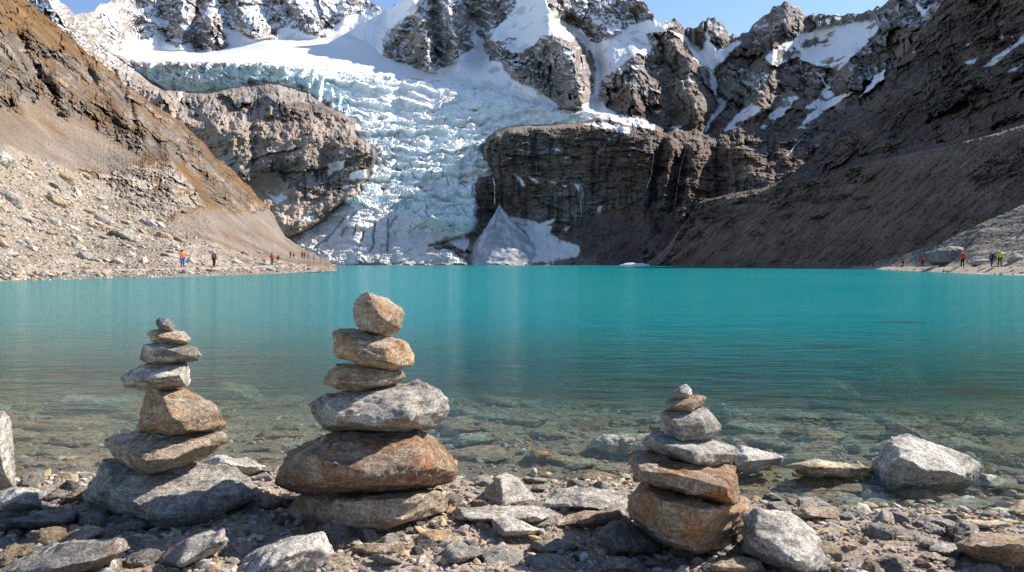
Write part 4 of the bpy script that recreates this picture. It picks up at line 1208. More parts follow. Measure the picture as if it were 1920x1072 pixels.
traced_stone('large brown base slab of the middle cairn with a bright right end', [(524, 953), (529, 941), (557, 926), (634, 920), (779, 916), (830, 907), (838, 917), (836, 953), (830, 968), (789, 990), (732, 1008), (686, 1009), (634, 1002), (562, 990), (536, 982), (525, 966)],
             [(609, 982, -.17), (735, 992, -.22), (783, 930, -.18), (562, 945, -.12), (700, 935, -.2), (620, 940, -.17)], YM, .32, 'warm', group=GB)
traced_stone('broad rust streaked stone, widest in the middle cairn', [(517, 904), (528, 875), (551, 842), (583, 815), (629, 803), (686, 801), (768, 804), (812, 806), (832, 821), (853, 834), (865, 865), (859, 881), (840, 899), (810, 915), (758, 923), (701, 928), (634, 930), (593, 931), (557, 920), (525, 910)],
             [(580, 855, -.22), (660, 832, -.18), (775, 846, -.2), (700, 893, -.28), (600, 903, -.24), (805, 880, -.19), (760, 905, -.22)], YM, .34, 'rust', group=GB)
traced_stone('long grey stone thicker at its right end in the middle cairn', [(578, 759), (583, 747), (614, 737), (634, 733), (696, 733), (737, 724), (789, 714), (820, 716), (836, 747), (839, 767), (836, 783), (815, 803), (768, 811), (696, 805), (614, 803), (590, 789)],
             [(606, 776, -.16), (640, 748, -.1), (768, 733, -.11), (757, 782, -.19), (700, 795, -.19), (620, 796, -.15)], YM, .24, 'grey', group=GB)
traced_stone('small brown flat stone wedged in the middle cairn', [(608, 718), (616, 696), (634, 683), (676, 681), (707, 688), (758, 697), (761, 704), (748, 719), (707, 731), (660, 739), (634, 734)],
             [(650, 690, -.1), (640, 717, -.12), (700, 717, -.11)], YM, .15, 'warm', group=GB, vox=.006, amp=.007)
traced_stone('tan layered stone second from the top of the middle cairn', [(626, 664), (628, 621), (640, 614), (696, 618), (732, 629), (768, 642), (779, 667), (774, 681), (748, 686), (732, 694), (701, 692), (660, 679), (634, 671)],
             [(640, 628, -.1), (648, 666, -.13), (722, 648, -.1), (725, 686, -.12)], YM, .16, 'warm', group=GB, vox=.006, amp=.008)
traced_stone('chunky angular stone topping the middle cairn', [(663, 600), (665, 565), (678, 550), (689, 546), (717, 563), (753, 576), (758, 587), (753, 610), (743, 629), (732, 633), (701, 627), (673, 619)],
             [(715, 571, -.07), (718, 600, -.16), (702, 617, -.14), (680, 575, -.07)], YM, .12, 'warm', group=GB, vox=.005, amp=.007)

traced_stone('massive brown base boulder of the right cairn', [(1163, 944), (1170, 910), (1180, 893), (1211, 892), (1364, 925), (1395, 933), (1406, 956), (1404, 983), (1397, 1014), (1384, 1030), (1349, 1042), (1318, 1049), (1272, 1035), (1241, 1030), (1225, 1015), (1194, 988), (1171, 961)],
             [(1190, 915, -.12), (1240, 935, -.24), (1330, 955, -.28), (1300, 1022, -.22), (1250, 1003, -.24), (1387, 960, -.12)], YR, .3, 'warm', group=GC)
traced_stone('flat slab with an orange brown front edge in the right cairn', [(1176, 875), (1180, 854), (1195, 846), (1218, 845), (1341, 865), (1368, 862), (1385, 875), (1391, 925), (1388, 940), (1376, 948), (1341, 937), (1272, 923), (1218, 908), (1195, 895), (1179, 888)],
             [(1203, 869, -.2), (1287, 890, -.24), (1366, 915, -.26), (1370, 944, -.25), (1200, 897, -.2), (1287, 918, -.24)], YR, .26, 'rust', group=GC)
traced_stone('grey wedge with a pointed right end in the right cairn', [(1207, 829), (1213, 819), (1226, 810), (1249, 810), (1326, 823), (1376, 839), (1383, 852), (1372, 863), (1326, 875), (1307, 877), (1272, 870), (1234, 854), (1210, 840)],
             [(1230, 829, -.12), (1290, 845, -.18), (1310, 872, -.16), (1350, 850, -.1)], YR, .17, 'grey', group=GC, vox=.006, amp=.008)
traced_stone('blocky grey stone with a lit top third from the top of the right cairn', [(1240, 775), (1249, 766), (1272, 762), (1314, 759), (1337, 774), (1351, 796), (1350, 807), (1330, 826), (1311, 831), (1257, 833), (1246, 822), (1241, 798)],
             [(1265, 782, -.11), (1312, 785, -.1), (1275, 822, -.12), (1325, 812, -.08)], YR, .14, 'grey', group=GC, vox=.005, amp=.007)
traced_stone('thin rusty plate under the topmost pebble of the right cairn', [(1249, 754), (1255, 746), (1284, 744), (1311, 739), (1322, 744), (1320, 755), (1303, 767), (1299, 772), (1272, 774), (1252, 769)],
             [(1255, 760, -.05), (1297, 757, -.07), (1296, 770, -.065)], YR, .08, 'rust', group=GC, vox=.005, amp=.004)
traced_stone('round grey pebble topping the right cairn', [(1261, 735), (1272, 724), (1286, 720), (1296, 728), (1297, 739), (1288, 749), (1272, 752), (1263, 744)],
             [(1275, 735, -.04), (1288, 738, -.035)], YR, .045, 'light', vox=.005, amp=.004, group=GC)

ROCKS = [  # label, outline, front points, distance, thickness, material
    ('big pale boulder sitting in the shallow water on the right', [(1638, 882), (1640, 860), (1655, 838), (1673, 818), (1708, 810), (1752, 824), (1796, 841), (1836, 863), (1846, 877), (1837, 899), (1796, 917), (1761, 928), (1717, 930), (1664, 920), (1646, 902)],
     [(1704, 819, -.07), (1699, 864, -.24), (1690, 882, -.26), (1790, 893, -.24), (1665, 908, -.18), (1730, 915, -.2)], 3.95, .5, 'light'),
    ('pale standing rock cut off by the left picture edge', [(-50, 775), (8, 770), (17, 776), (15, 818), (25, 888), (28, 910), (0, 930), (-50, 935)], [(-10, 800, -.12), (8, 880, -.1)], 3.2, .2, 'light'),
    ('light flat rock at the foot of the pale standing rock', [(-30, 930), (28, 908), (70, 913), (76, 945), (40, 967), (-30, 972)], [(20, 935, -.12), (60, 940, -.08)], 3.05, .2, 'light'),
    ('long dark slab pointing left of the left cairn', [(-30, 974), (30, 962), (139, 956), (140, 973), (119, 985), (-30, 998)], [(20, 975, -.1), (125, 968, -.07)], 2.85, .14, 'dark'),
    ('small dark block against the left end of the left cairn', [(140, 988), (149, 955), (199, 960), (216, 982), (149, 995)], [(165, 968, -.08)], 2.82, .14, 'dark'),
    ('thin tan plate tilted up between slabs at lower left', [(66, 1032), (184, 983), (192, 989), (164, 1013), (79, 1038)], [(150, 1008, -.05)], 2.58, .12, 'warm'),
    ('wide half shaded slab lying flat at lower left', [(-10, 1082), (15, 1059), (129, 1015), (228, 1003), (239, 1022), (169, 1058), (129, 1090)], [(60, 1062, -.1), (180, 1045, -.06)], 2.52, .2, 'grey'),
    ('grey angular block in front of the left cairn', [(297, 1044), (348, 1006), (417, 988), (428, 1009), (412, 1025), (343, 1069), (318, 1063)], [(340, 1052, -.09), (405, 1010, -.05)], 2.5, .14, 'grey'),
    ('pale rock behind the right end of the left base slab', [(376, 866), (412, 849), (452, 862), (488, 875), (478, 888), (422, 882)], [(430, 866, -.08)], 3.75, .2, 'light'),
    ('tan lump between the left and middle cairns', [(471, 943), (497, 921), (536, 931), (538, 957), (477, 960)], [(505, 940, -.08)], 3.05, .16, 'warm'),
    ('large grey slab at the bottom edge left of the middle cairn', [(430, 1088), (480, 1039), (542, 1008), (604, 993), (625, 1014), (590, 1088)], [(540, 1030, -.1), (500, 1060, -.12)], 2.42, .2, 'light'),
    ('flat brown stone under the front of the middle cairn', [(657, 1022), (686, 1011), (748, 1011), (764, 1027), (737, 1042), (686, 1046)], [(700, 1028, -.06)], 2.5, .1, 'warm'),
    ('tan flat stone under the right end of the middle cairn', [(778, 1002), (799, 990), (851, 993), (867, 1009), (840, 1024), (799, 1021)], [(810, 1008, -.06)], 2.66, .12, 'warm'),
    ('grey pointed slab at the bottom right of the middle cairn', [(802, 1064), (840, 1018), (861, 1011), (908, 1030), (908, 1046), (840, 1070)], [(850, 1040, -.07)], 2.45, .14, 'grey'),
    ('upright grey triangular rock at the water edge', [(911, 950), (912, 908), (943, 881), (974, 897), (1004, 932), (1002, 952)], [(938, 892, -.04), (945, 940, -.12), (990, 942, -.06)], 3.25, .18, 'light'),
    ('long low grey slab right of the middle cairn', [(834, 970), (861, 945), (1000, 946), (1041, 957), (1036, 987), (943, 984)], [(880, 965, -.1), (1010, 972, -.1)], 3.0, .2, 'light'),
    ('pale wedge shaped rock on the gravel right of the middle cairn', [(924, 968), (954, 963), (1011, 986), (1000, 999), (938, 1009), (927, 997)], [(945, 990, -.07), (985, 992, -.05)], 2.75, .12, 'light'),
    ('small tan rock at the water edge behind the middle cairn', [(839, 929), (861, 914), (893, 942), (871, 950), (839, 944)], [(862, 932, -.06)], 3.35, .12, 'warm'),
    ('wide rough grey rock behind the right cairn', [(1000, 952), (1076, 909), (1170, 920), (1180, 960), (1095, 962), (1036, 966)], [(1060, 935, -.1), (1130, 945, -.12)], 3.15, .3, 'light'),
    ('flat tan ledge of rock left of the right cairn', [(1037, 983), (1076, 959), (1170, 950), (1186, 975), (1122, 996), (1076, 986)], [(1090, 972, -.1)], 2.9, .22, 'warm'),
    ('dark shaded block leaning on the right base boulder', [(1119, 994), (1141, 976), (1168, 972), (1195, 986), (1238, 1017), (1235, 1027), (1188, 1033), (1147, 1041), (1133, 1022)], [(1150, 1000, -.1), (1165, 1025, -.1)], 2.5, .16, 'dark'),
    ('dark stone at the bottom edge left of the right cairn', [(1124, 1062), (1157, 1038), (1195, 1047), (1228, 1080), (1134, 1084)], [(1165, 1055, -.06)], 2.34, .14, 'dark'),
    ('small grey cobble below the right cairn', [(1202, 1053), (1218, 1038), (1245, 1047), (1247, 1063), (1211, 1067)], [(1225, 1052, -.04)], 2.38, .08, 'grey'),
    ('orange tan block at the bottom edge under the right cairn', [(1318, 1056), (1349, 1039), (1395, 1034), (1427, 1044), (1439, 1068), (1414, 1086), (1326, 1084)], [(1340, 1058, -.08), (1410, 1055, -.06)], 2.36, .16, 'warm'),
    ('big pale slab sloping down right of the right cairn', [(1394, 960), (1411, 949), (1460, 960), (1506, 986), (1538, 1010), (1552, 1074), (1500, 1080), (1440, 1055), (1394, 1025)], [(1420, 1000, -.06), (1500, 1050, -.1)], 2.5, .2, 'light'),
    ('white rock with a rusty flank in the shallows behind the right cairn', [(1371, 850), (1387, 832), (1422, 838), (1469, 852), (1464, 862), (1430, 872), (1403, 886), (1380, 873)], [(1400, 860, -.1), (1440, 858, -.06)], 3.95, .25, 'light'),
    ('low tan rock on the gravel edge left of a small pyramid', [(1487, 960), (1506, 945), (1563, 945), (1590, 965), (1585, 980), (1545, 977), (1495, 977)], [(1520, 962, -.08), (1570, 968, -.05)], 3.05, .16, 'warm'),
    ('small grey pyramid shaped rock on the gravel edge', [(1624, 981), (1655, 950), (1669, 956), (1687, 983), (1664, 990)], [(1660, 970, -.06)], 3.0, .12, 'grey'),
    ('tan banded block in the lower right corner', [(1795, 1014), (1823, 997), (1950, 999), (1960, 1070), (1884, 1069), (1813, 1042)], [(1830, 1020, -.1), (1920, 1020, -.14)], 2.42, .24, 'warm'),
    ('thin flat stone left of the lower right block', [(1725, 1037), (1748, 1030), (1792, 1048), (1788, 1060), (1748, 1053)], [(1760, 1043, -.04)], 2.45, .1, 'warm'),
    ('grey cobble touching the lower right block', [(1736, 1023), (1765, 1013), (1806, 1030), (1802, 1047), (1774, 1044)], [(1770, 1027, -.06)], 2.58, .12, 'grey'),
    ('small grey cobble alone on gravel near the lower right', [(1676, 1013), (1695, 1003), (1709, 1012), (1704, 1021), (1682, 1019)], [(1693, 1011, -.03)], 2.75, .07, 'dark'),
    ('wet dark slab in the shallows at the right picture edge', [(1866, 963), (1925, 929), (1950, 945), (1950, 972), (1884, 976)], [(1900, 955, -.08)], 3.35, .2, 'wet'),
    ('long wet brown slab at the waterline on the far right', [(1778, 977), (1818, 970), (1915, 973), (1912, 989), (1823, 994)], [(1850, 980, -.06)], 3.15, .15, 'wet'),
    ('greenish flat stone right of the big pale boulder', [(1826, 906), (1845, 883), (1907, 908), (1907, 919), (1867, 921)], [(1860, 905, -.06)], 3.8, .2, 'green'),
    ('reddish wet slab between the white rock and big boulder', [(1482, 867), (1532, 859), (1634, 873), (1622, 898), (1497, 886)], [(1540, 872, -.08)], 3.85, .25, 'wet'),
    ('orange rock breaking the surface in the middle shallows', [(983, 852), (1000, 840), (1035, 838), (1056, 850), (1045, 866), (1000, 868)], [(1015, 852, -.08)], 4.35, .25, 'rust'),
    ('pale flat rock awash left of the right cairn', [(1098, 838), (1135, 812), (1215, 812), (1235, 838), (1190, 846)], [(1160, 828, -.08)], 4.6, .35, 'green'),
]
def ground_hit(x, y, lo=1.8, hi=6.0):
    """Distance at which the ray through a photo pixel meets the ground."""
    for _ in range(40):
        m_ = (lo + hi) / 2
        q = unproj(x, y, m_)
        if q[2] > float(ground_z(np.array(q[0]), np.array(q[1]))): lo = m_
        else: hi = m_
    return lo


for lb, outl, fr, Yc, th_, mt in ROCKS:
    by_ = max(q[1] for q in outl)
    if Yc < 3.32: Yc = ground_hit(sum(q[0] for q in outl) / len(outl), by_) + 0.05 + 0.25 * th_
    traced_stone(lb, outl, fr, Yc, th_, mt, name='rock', cat='rock', vox=0.009 if th_ > .12 else .007, amp=0.011 if th_ > .12 else .006, sink=0.01, group='large rocks on the near shore')
# ------------------------------------------------------------------ rock kinds for the repeats
def rock_kind(k, flat=0.5, ang=1.0, vox=0.05):
    rr = random.Random(k * 13 + 5)
    pts = []
    for i in range(16):
        v = Vector((rr.gauss(0, 1), rr.gauss(0, 1), rr.gauss(0, 1))).normalized()
        s = 0.75 + 0.25 * rr.random()
        pts.append((v.x * s, v.y * s * 0.75, v.z * s * flat))
    me = hull_mesh('rock', pts)
    return refine(me, vox, 0.05, k * 3.1, 1, 1.0, 3)


KINDS_ = [rock_kind(k, f) for k, f in enumerate([0.55, 0.4, 0.65, 0.32, 0.5, 0.28, 0.7, 0.38])]
KMAT = {}


def kind_with(k, mat):
    key = (k, mat)
    if key not in KMAT:
        me = KINDS_[k].copy(); me.materials.clear(); me.materials.append(MS[mat])
        KMAT[key] = me
    return KMAT[key]


def put_rock(name, label, cat, group, k, mat, loc, size, rz, tilt=(0, 0)):
    o = bpy.data.objects.new(name, kind_with(k, mat)); COL.objects.link(o)
    o.location = loc; o.scale = (size[0], size[1], size[2]); o.rotation_euler = (tilt[0], tilt[1], rz)
    return tag(o, label, cat, group)


# low-poly pebble kinds, used in bulk
def pebble_verts(k, sub=1, flat=0.55):
    bm = bmesh.new(); bmesh.ops.create_icosphere(bm, subdivisions=sub, radius=1.0)
    V = np.array([v.co for v in bm.verts]); Fc = np.array([[v.index for v in f.verts] for f in bm.faces]); bm.free()
    r = np.random.default_rng(k)
    dirs = r.normal(size=(9, 3)); dirs /= np.linalg.norm(dirs, axis=1)[:, None]
    lim = 0.55 + 0.35 * r.random(9)
    for d, l in zip(dirs, lim):
        t = V @ d
        V = V - np.outer(np.maximum(0, t - l), d)
    V = V * np.array([1.0, 0.72, flat])
    return V, Fc


def scatter(name, label, cat, mat, pos, size, cols, flat=(0.4, 0.75), sub=2):
    kinds = [pebble_verts(100 + i, sub, flat[0] + (flat[1] - flat[0]) * i / 9.0) for i in range(10)]
    VV, FF, CC = [], [], []
    off = 0
    n = len(pos)
    kk = rng.integers(0, 10, n); az = rng.random(n) * 6.283; tl = rng.normal(0, 0.22, (n, 2))
    for i in range(n):
        V, Fc = kinds[kk[i]]
        c, s = math.cos(az[i]), math.sin(az[i])
        V = V * size[i]
        V = V @ np.array([[c, s, 0], [-s, c, 0], [0, 0, 1]])
        V = V + np.stack([0 * V[:, 0], 0 * V[:, 0], V[:, 0] * tl[i, 0] + V[:, 1] * tl[i, 1]], 1)
        VV.append(V + pos[i]); FF.append(Fc + off); off += len(V)
        CC.append(np.repeat(cols[i][None], len(V), 0))
    me = mesh_np(name, np.concatenate(VV), np.concatenate(FF), {'Col': np.concatenate(CC)})
    return tag(link(name, me, mat), label, cat, kind='stuff')


m, nt, out = new_mat('pebble_rock')
g = nt.nodes.new('ShaderNodeNewGeometry').outputs['Position']
a = N(nt, 'ShaderNodeAttribute', attribute_name='Col')
n1 = noise(nt, g, 55, 5, 0.75); n2 = noise(nt, g, 220, 3, 0.8)
c = mixrgb(nt, 1.0, a.outputs['Color'], ramp(nt, n1, [(0.3, 0.72), (0.7, 1.28)]), 'MULTIPLY')
c = mixrgb(nt, 1.0, c, ramp(nt, n2, [(0.3, 0.75), (0.7, 1.25)]), 'MULTIPLY')
principled(nt, out, c, 0.85, bump(nt, n1, 0.5, 0.01), 0.2)
M_PEB = m
m, nt, out = new_mat('far_rubble')
a = N(nt, 'ShaderNodeAttribute', attribute_name='Col')
g = nt.nodes.new('ShaderNodeNewGeometry').outputs['Position']
n1 = noise(nt, g, 2.5, 5, 0.75)
c = mixrgb(nt, 1.0, a.outputs['Color'], ramp(nt, n1, [(0.3, 0.72), (0.7, 1.28)]), 'MULTIPLY')
principled(nt, out, c, 0.9, bump(nt, n1, 0.5, 0.2), 0.15)
M_RUB = m
PAL = np.array([[.27, .24, .21], [.34, .28, .215], [.41, .36, .30], [.19, .175, .165], [.36, .245, .15], [.30, .285, .265], [.24, .19, .14]])


def pick(n, p=None):
    return 1.22 * PAL[rng.choice(len(PAL), n, p=p)] * (0.8 + 0.4 * rng.random((n, 1)))


# gravel on the near shore
n = 9000
uu = rng.uniform(-60, 1980, n); yy = 1.95 + (rng.random(n) ** 0.9) * 2.1
xx = (uu - 960) / F * yy
ok = yy < shore_y(xx) + 0.1
xx, yy = xx[ok], yy[ok]
sz = 0.005 + 0.008 * rng.random(len(xx)) + 0.026 * rng.random(len(xx)) ** 7
zz = ground_full(xx, yy)
scatter('gravel', 'fine brown gravel and chips covering the near shore', 'gravel', M_PEB, np.stack([xx, yy, zz + sz * 0.2], -1), sz, pick(len(xx)), sub=1)
# small countable stones on the shore
cnt = 0
GS = 'small loose stones on the near shore gravel'
while cnt < 230:
    u_ = random.uniform(-30, 1950); y_ = random.uniform(2.2, 3.9)
    x_ = (u_ - 960) / F * y_
    if y_ > float(shore_y(x_)) + 0.05: continue
    s_ = random.uniform(0.020, 0.040) if random.random() < 0.7 else random.uniform(0.040, 0.085)
    put_rock('stone', 'small loose angular stone lying on the near shore gravel', 'stone', GS, random.randrange(8), random.choice(['grey', 'warm', 'grey', 'light', 'warm', 'dark']),
             (x_, y_, float(ground_full(np.array(x_), np.array(y_))) + s_ * 0.22), (s_, s_ * random.uniform(.8, 1.2), s_ * random.uniform(.8, 1.2)), random.uniform(0, 6.28), (random.gauss(0, .2), random.gauss(0, .2)))
    cnt += 1
cnt = 0
while cnt < 80:
    u_ = random.uniform(-20, 1940); y_ = random.uniform(2.3, 3.8)
    x_ = (u_ - 960) / F * y_
    if y_ > float(shore_y(x_)) + 0.12: continue
    s_ = random.uniform(0.065, 0.15)
    put_rock('rock', 'flat angular slab bedded in the gravel of the near shore', 'rock', 'flat slabs bedded in the near shore', random.choice([1, 3, 5, 7]), random.choice(['grey', 'light', 'warm', 'light', 'light']),
             (x_, y_, float(ground_z(np.array(x_), np.array(y_))) + 0.004), (s_, s_ * random.uniform(.7, 1.1), s_ * random.uniform(.8, 1.1)), random.uniform(0, 6.28), (random.gauss(0, .14), random.gauss(0, .14)))
    cnt += 1
# lake-bed pebbles
n = 7000
uu = rng.uniform(-100, 2020, n); yy = 3.0 + 7.5 * rng.random(n) ** 1.5
xx = (uu - 960) / F * yy
ok = yy > shore_y(xx) - 0.1
xx, yy = xx[ok], yy[ok]
sz = (0.010 + 0.020 * rng.random(len(xx)) + 0.04 * rng.random(len(xx)) ** 7) * (0.8 + 0.05 * yy)
zz = ground_full(xx, yy)
WP = np.array([[.20, .16, .095], [.27, .215, .13], [.30, .27, .19], [.14, .125, .085], [.26, .155, .075], [.24, .235, .18], [.36, .32, .24]])
cc = WP[rng.choice(7, len(xx))] * 1.5 * (0.8 + 0.4 * rng.random((len(xx), 1)))
scatter('pebbles', 'olive and brown pebbles on the bed of the shallows', 'pebbles', M_PEB, np.stack([xx, yy, zz + sz * 0.15], -1), sz, cc, (0.3, 0.6), sub=1)
# sunken slabs: seen ones first, the rest strewn between them
SUNK = []
for (sx, sy, hw, dep) in [(150, 735, 110, .20), (430, 712, 70, .28), (75, 805, 62, .05), (105, 832, 52, .05), (185, 828, 36, .04), (120, 882, 62, .02), (50, 882, 34, .03), (250, 790, 40, .1), (920, 826, 42, .05), (870, 748, 46, .14), (1120, 862, 60, .03), (1210, 800, 40, .1), (1430, 780, 95, .12), (1560, 703, 62, .42),
                          (1600, 742, 46, .32), (1690, 658, 62, .60), (1835, 768, 90, .18), (1800, 804, 80, .05), (1510, 815, 80, .05), (1380, 815, 50, .06), (1700, 790, 60, .08), (1570, 845, 50, .04), (1880, 840, 50, .04), (1440, 905, 60, .02), (1560, 915, 60, .02), (1790, 945, 60, .02), (1690, 940, 60, .02), (1350, 745, 50, .15), (1060, 790, 40, .1), (990, 900, 40, .02),
                          (1900, 870, 40, .03), (1100, 880, 60, .02), (560, 850, 40, .04), (340, 830, 40, .08), (500, 800, 40, .1), (300, 745, 40, .12), (700, 790, 40, .1), (20, 765, 50, .09)]:
    y_ = (CAM_H + dep) * F / (sy - 494); x_ = (sx - 960) / F * y_
    SUNK.append((x_, y_, -dep, hw / F * y_, None))
for i in range(230):
    u_ = random.uniform(-60, 1990); y_ = 3.3 + 5.5 * random.random() ** 1.4; x_ = (u_ - 960) / F * y_
    if y_ < float(shore_y(x_)) + 0.05: continue
    hw = random.uniform(.08, .30) * (0.7 + 0.08 * y_)
    SUNK.append((x_, y_, None, hw, random.choice(['wet', 'green', 'wet', 'wet', 'warm'])))
GW = 'stones lying under the shallow water'
SK = []
for i, (x_, y_, zt, hw, mt) in enumerate(SUNK):
    zg = float(ground_z(np.array(x_), np.array(y_)))
    if zt is None:
        hz = hw * random.uniform(.16, .34); zc = zg + hz * .55
        zc = min(zc, -hz * 0.6 - 0.01)
    else:
        hz = max(0.05, (zt - zg) * 0.75 + 0.03); zc = zt - hz * 0.8 - 0.02
        mt = 'wet' if i % 3 else 'green'
    hy = hw * random.uniform(.55, .8)
    put_rock('sunken_stone', 'brown or olive stone lying under the clear shallow water', 'stone', GW, random.choice([1, 3, 5, 7]), mt, (x_, y_, zc), (hw, hy, hz / 0.45), random.gauss(0, 0.35), (random.gauss(0, .08), random.gauss(0, .08)))
    SK.append((x_, y_, zc, hw * .85, hy * .65, hz * .8))

# ------------------------------------------------------------------ boulders on the left slope and by the far right path
GB2 = 'boulders on the sunny left slope'
BIG = [(3, 298, 30, 26, 'light', .3, 'huge white boulder at the top left edge of the boulder slope'), (18, 374, 36, 20, 'grey', .45, 'long tilted grey slab near the left edge of the boulder slope'), (124, 336, 27, 12, 'warm', .4, 'tan slab with a dark underside high on the boulder slope'),
       (158, 332, 15, 8, 'warm', .2, 'small tan block just right of the high slab on the boulder slope'), (106, 382, 26, 15, 'warm', .5, 'brown wedge shaped boulder in the middle left of the boulder slope'), (45, 409, 23, 8, 'grey', .3, 'flat grey slab with shaded underside left on the boulder slope'),
       (66, 430, 18, 9, 'grey', .2, 'grey boulder beside a pale one low on the boulder slope'), (98, 418, 22, 12, 'light', .2, 'broad pale boulder in the middle of the boulder slope'), (96, 440, 17, 8, 'warm', .1, 'tan flat boulder below a broad pale one'),
       (200, 418, 28, 11, 'grey', .45, 'long dark sided slab above the biggest grey boulder'), (238, 448, 34, 19, 'grey', .35, 'biggest grey boulder with a flat top above the path'), (262, 403, 12, 9, 'light', 0, 'round pale boulder near the top right of the boulder slope'),
       (308, 446, 19, 11, 'warm', .4, 'tan slab tilted to the right above the hikers'), (165, 486, 24, 12, 'grey', .3, 'grey boulder just above the path'), (17, 474, 26, 12, 'light', .4, 'pale slab at the left edge just above the path'),
       (152, 517, 20, 8, 'dark', .2, 'dark boulder at the waterline of the boulder shore'), (258, 515, 19, 7, 'light', 0, 'pale flat boulder at the waterline of the boulder shore'), (322, 481, 24, 12, 'grey', .45, 'big boulder with a dark face behind the hiker in orange'),
       (352, 512, 18, 6, 'grey', .3, 'grey boulder at the waterline below the hiker in orange'), (406, 511, 21, 6, 'dark', .2, 'dark boulder at the waterline below the hiker with the red pack'), (484, 474, 12, 6, 'grey', .1, 'dark block upslope left of the hiker in red'),
       (300, 424, 14, 8, 'light', .5, 'pale block at the upper right end of the boulder slope'), (338, 452, 22, 8, 'grey', .55, 'thin tilted slab upslope of the hikers'), (440, 493, 16, 7, 'light', .3, 'pale boulder beside the path behind the hiker with the red pack'), (510, 508, 14, 5, 'light', .3, 'pale boulder at the waterline below the hiker in red'),
       (585, 507, 12, 4, 'grey', .2, 'grey boulder near the tip of the stony spit')]
for (bx, by, hw, hh_, mt, tl, lb) in BIG:
    p = SM2.at(bx, by); k = p[1] / F
    sx = hw * k
    put_rock('boulder', lb, 'boulder', GB2, random.choice([0, 1, 4, 2]), mt, (p[0], p[1] - sx * .2, p[2]), (sx * 1.1, sx * 0.95, hh_ * k / 0.5), random.gauss(0, .3), (random.gauss(0, .1), tl))
poly_f = [(-20, 285), (60, 296), (165, 332), (250, 395), (330, 428), (400, 460), (480, 484), (560, 494), (620, 502), (625, 507), (500, 512), (350, 518), (100, 528), (-20, 532)]
cnt = 0
while cnt < 150:
    bx, by = random.uniform(-15, 620), random.uniform(285, 530)
    if not inpoly(np.array([bx]), np.array([by]), poly_f)[0]: continue
    if segdist(np.array([bx]), np.array([by]), [(-60, 513), (80, 510), (200, 507.5), (350, 504.5), (430, 503), (500, 500.5), (540, 497.5)])[0] < 3.5: continue
    p = SM2.at(bx, by); k = p[1] / F
    hw = (5.5 + 13.0 * random.random() ** 2.0) * (0.6 + 0.4 * min(1, (640 - bx) / 400)) * k
    put_rock('boulder', 'angular pale boulder among many on the sunny left slope', 'boulder', GB2, random.randrange(8), random.choice(['light', 'warm', 'light', 'warm', 'grey', 'light']), (p[0], p[1], p[2] + hw * .1), (hw, hw * random.uniform(.7, 1.1), hw * random.uniform(.75, 1.2)),
             random.gauss(0, .5), (random.gauss(0, .25), random.gauss(.3, .25)))
    cnt += 1
pos, sz, n = [], [], 0
while n < 8500:
    bx, by = random.uniform(-20, 630), random.uniform(280, 531)
    if not inpoly(np.array([bx]), np.array([by]), poly_f)[0]: continue
    if 500 > bx > -20 and abs(by - np.interp(bx, [-60, 80, 200, 350, 430, 500], [513, 510, 507.5, 504.5, 503, 500.5])) < 2.2: continue
    p = SM2.at(bx, by); k = p[1] / F
    pos.append(p); sz.append((1.1 + 4.6 * random.random() ** 2.8) * k); n += 1
RP = np.array([[.40, .345, .28], [.47, .42, .355], [.31, .26, .205], [.22, .19, .16], [.43, .30, .19], [.36, .335, .30], [.50, .46, .40]])
for i in range(900):
    bx = random.uniform(-20, 628); pyp = np.interp(bx, [-60, 80, 200, 350, 430, 500, 560, 630], [513, 510, 507.5, 504.5, 503, 500.5, 499, 503])
    wl = np.interp(bx, [-60, 0, 200, 350, 500, 632], [535, 530, 521, 516, 511, 508])
    by = pyp + 2 + random.random() * max(1, wl - pyp)
    p = SM2.at(bx, by); k = p[1] / F
    pos.append(p); sz.append((1.0 + 3.4 * random.random() ** 2) * k)
cc = RP[rng.choice(7, len(pos))] * (0.8 + 0.4 * rng.random((len(pos), 1)))
scatter('rubble', 'loose pale rubble filling the gaps of the boulder slope', 'rubble', M_RUB, np.array(pos), np.array(sz), cc, (0.4, 0.8), sub=1)

pos, sz = [], []
while len(pos) < 4200:
    bx, by = random.uniform(-20, 600), random.uniform(160, 490)
    if inpoly(np.array([bx]), np.array([by]), poly_f)[0] or by < np.interp(bx, [t[0] for t in TOP2], [t[1] for t in TOP2]) + 3: continue
    if by < 0.75 * bx + 130 and random.random() < .75: continue
    p = SM2.at(bx, by); k = p[1] / F
    pos.append(p); sz.append((0.45 + 1.5 * random.random() ** 4) * k)
cc = RP[rng.choice(7, len(pos))] * (0.6 + 0.5 * rng.random((len(pos), 1)))
scatter('rubble', 'scattered stones dotting the scree of the left hillside', 'rubble', M_RUB, np.array(pos), np.array(sz), cc, (0.5, 0.9), sub=1)
pos, sz = [], []
while len(pos) < 2200:
    bx, by = random.uniform(1225, 1940), random.uniform(240, 498)
    if by < np.interp(bx, [1212, 1310, 1450, 1530, 1600, 1700, 1770, 1920, 2100], [497, 380, 356, 335, 312, 291, 276, 234, 160]): continue
    p = SM3.at(bx, by); k = p[1] / F
    pos.append(p); sz.append((0.4 + 1.6 * random.random() ** 4) * k)
cc = RP[rng.choice(7, len(pos))] * (0.45 + 0.4 * rng.random((len(pos), 1)))
scatter('rubble', 'scattered stones dotting the dark moraine bank', 'rubble', M_RUB, np.array(pos), np.array(sz), cc, (0.5, 0.9), sub=1)
GB3 = 'boulders on the far right bank'
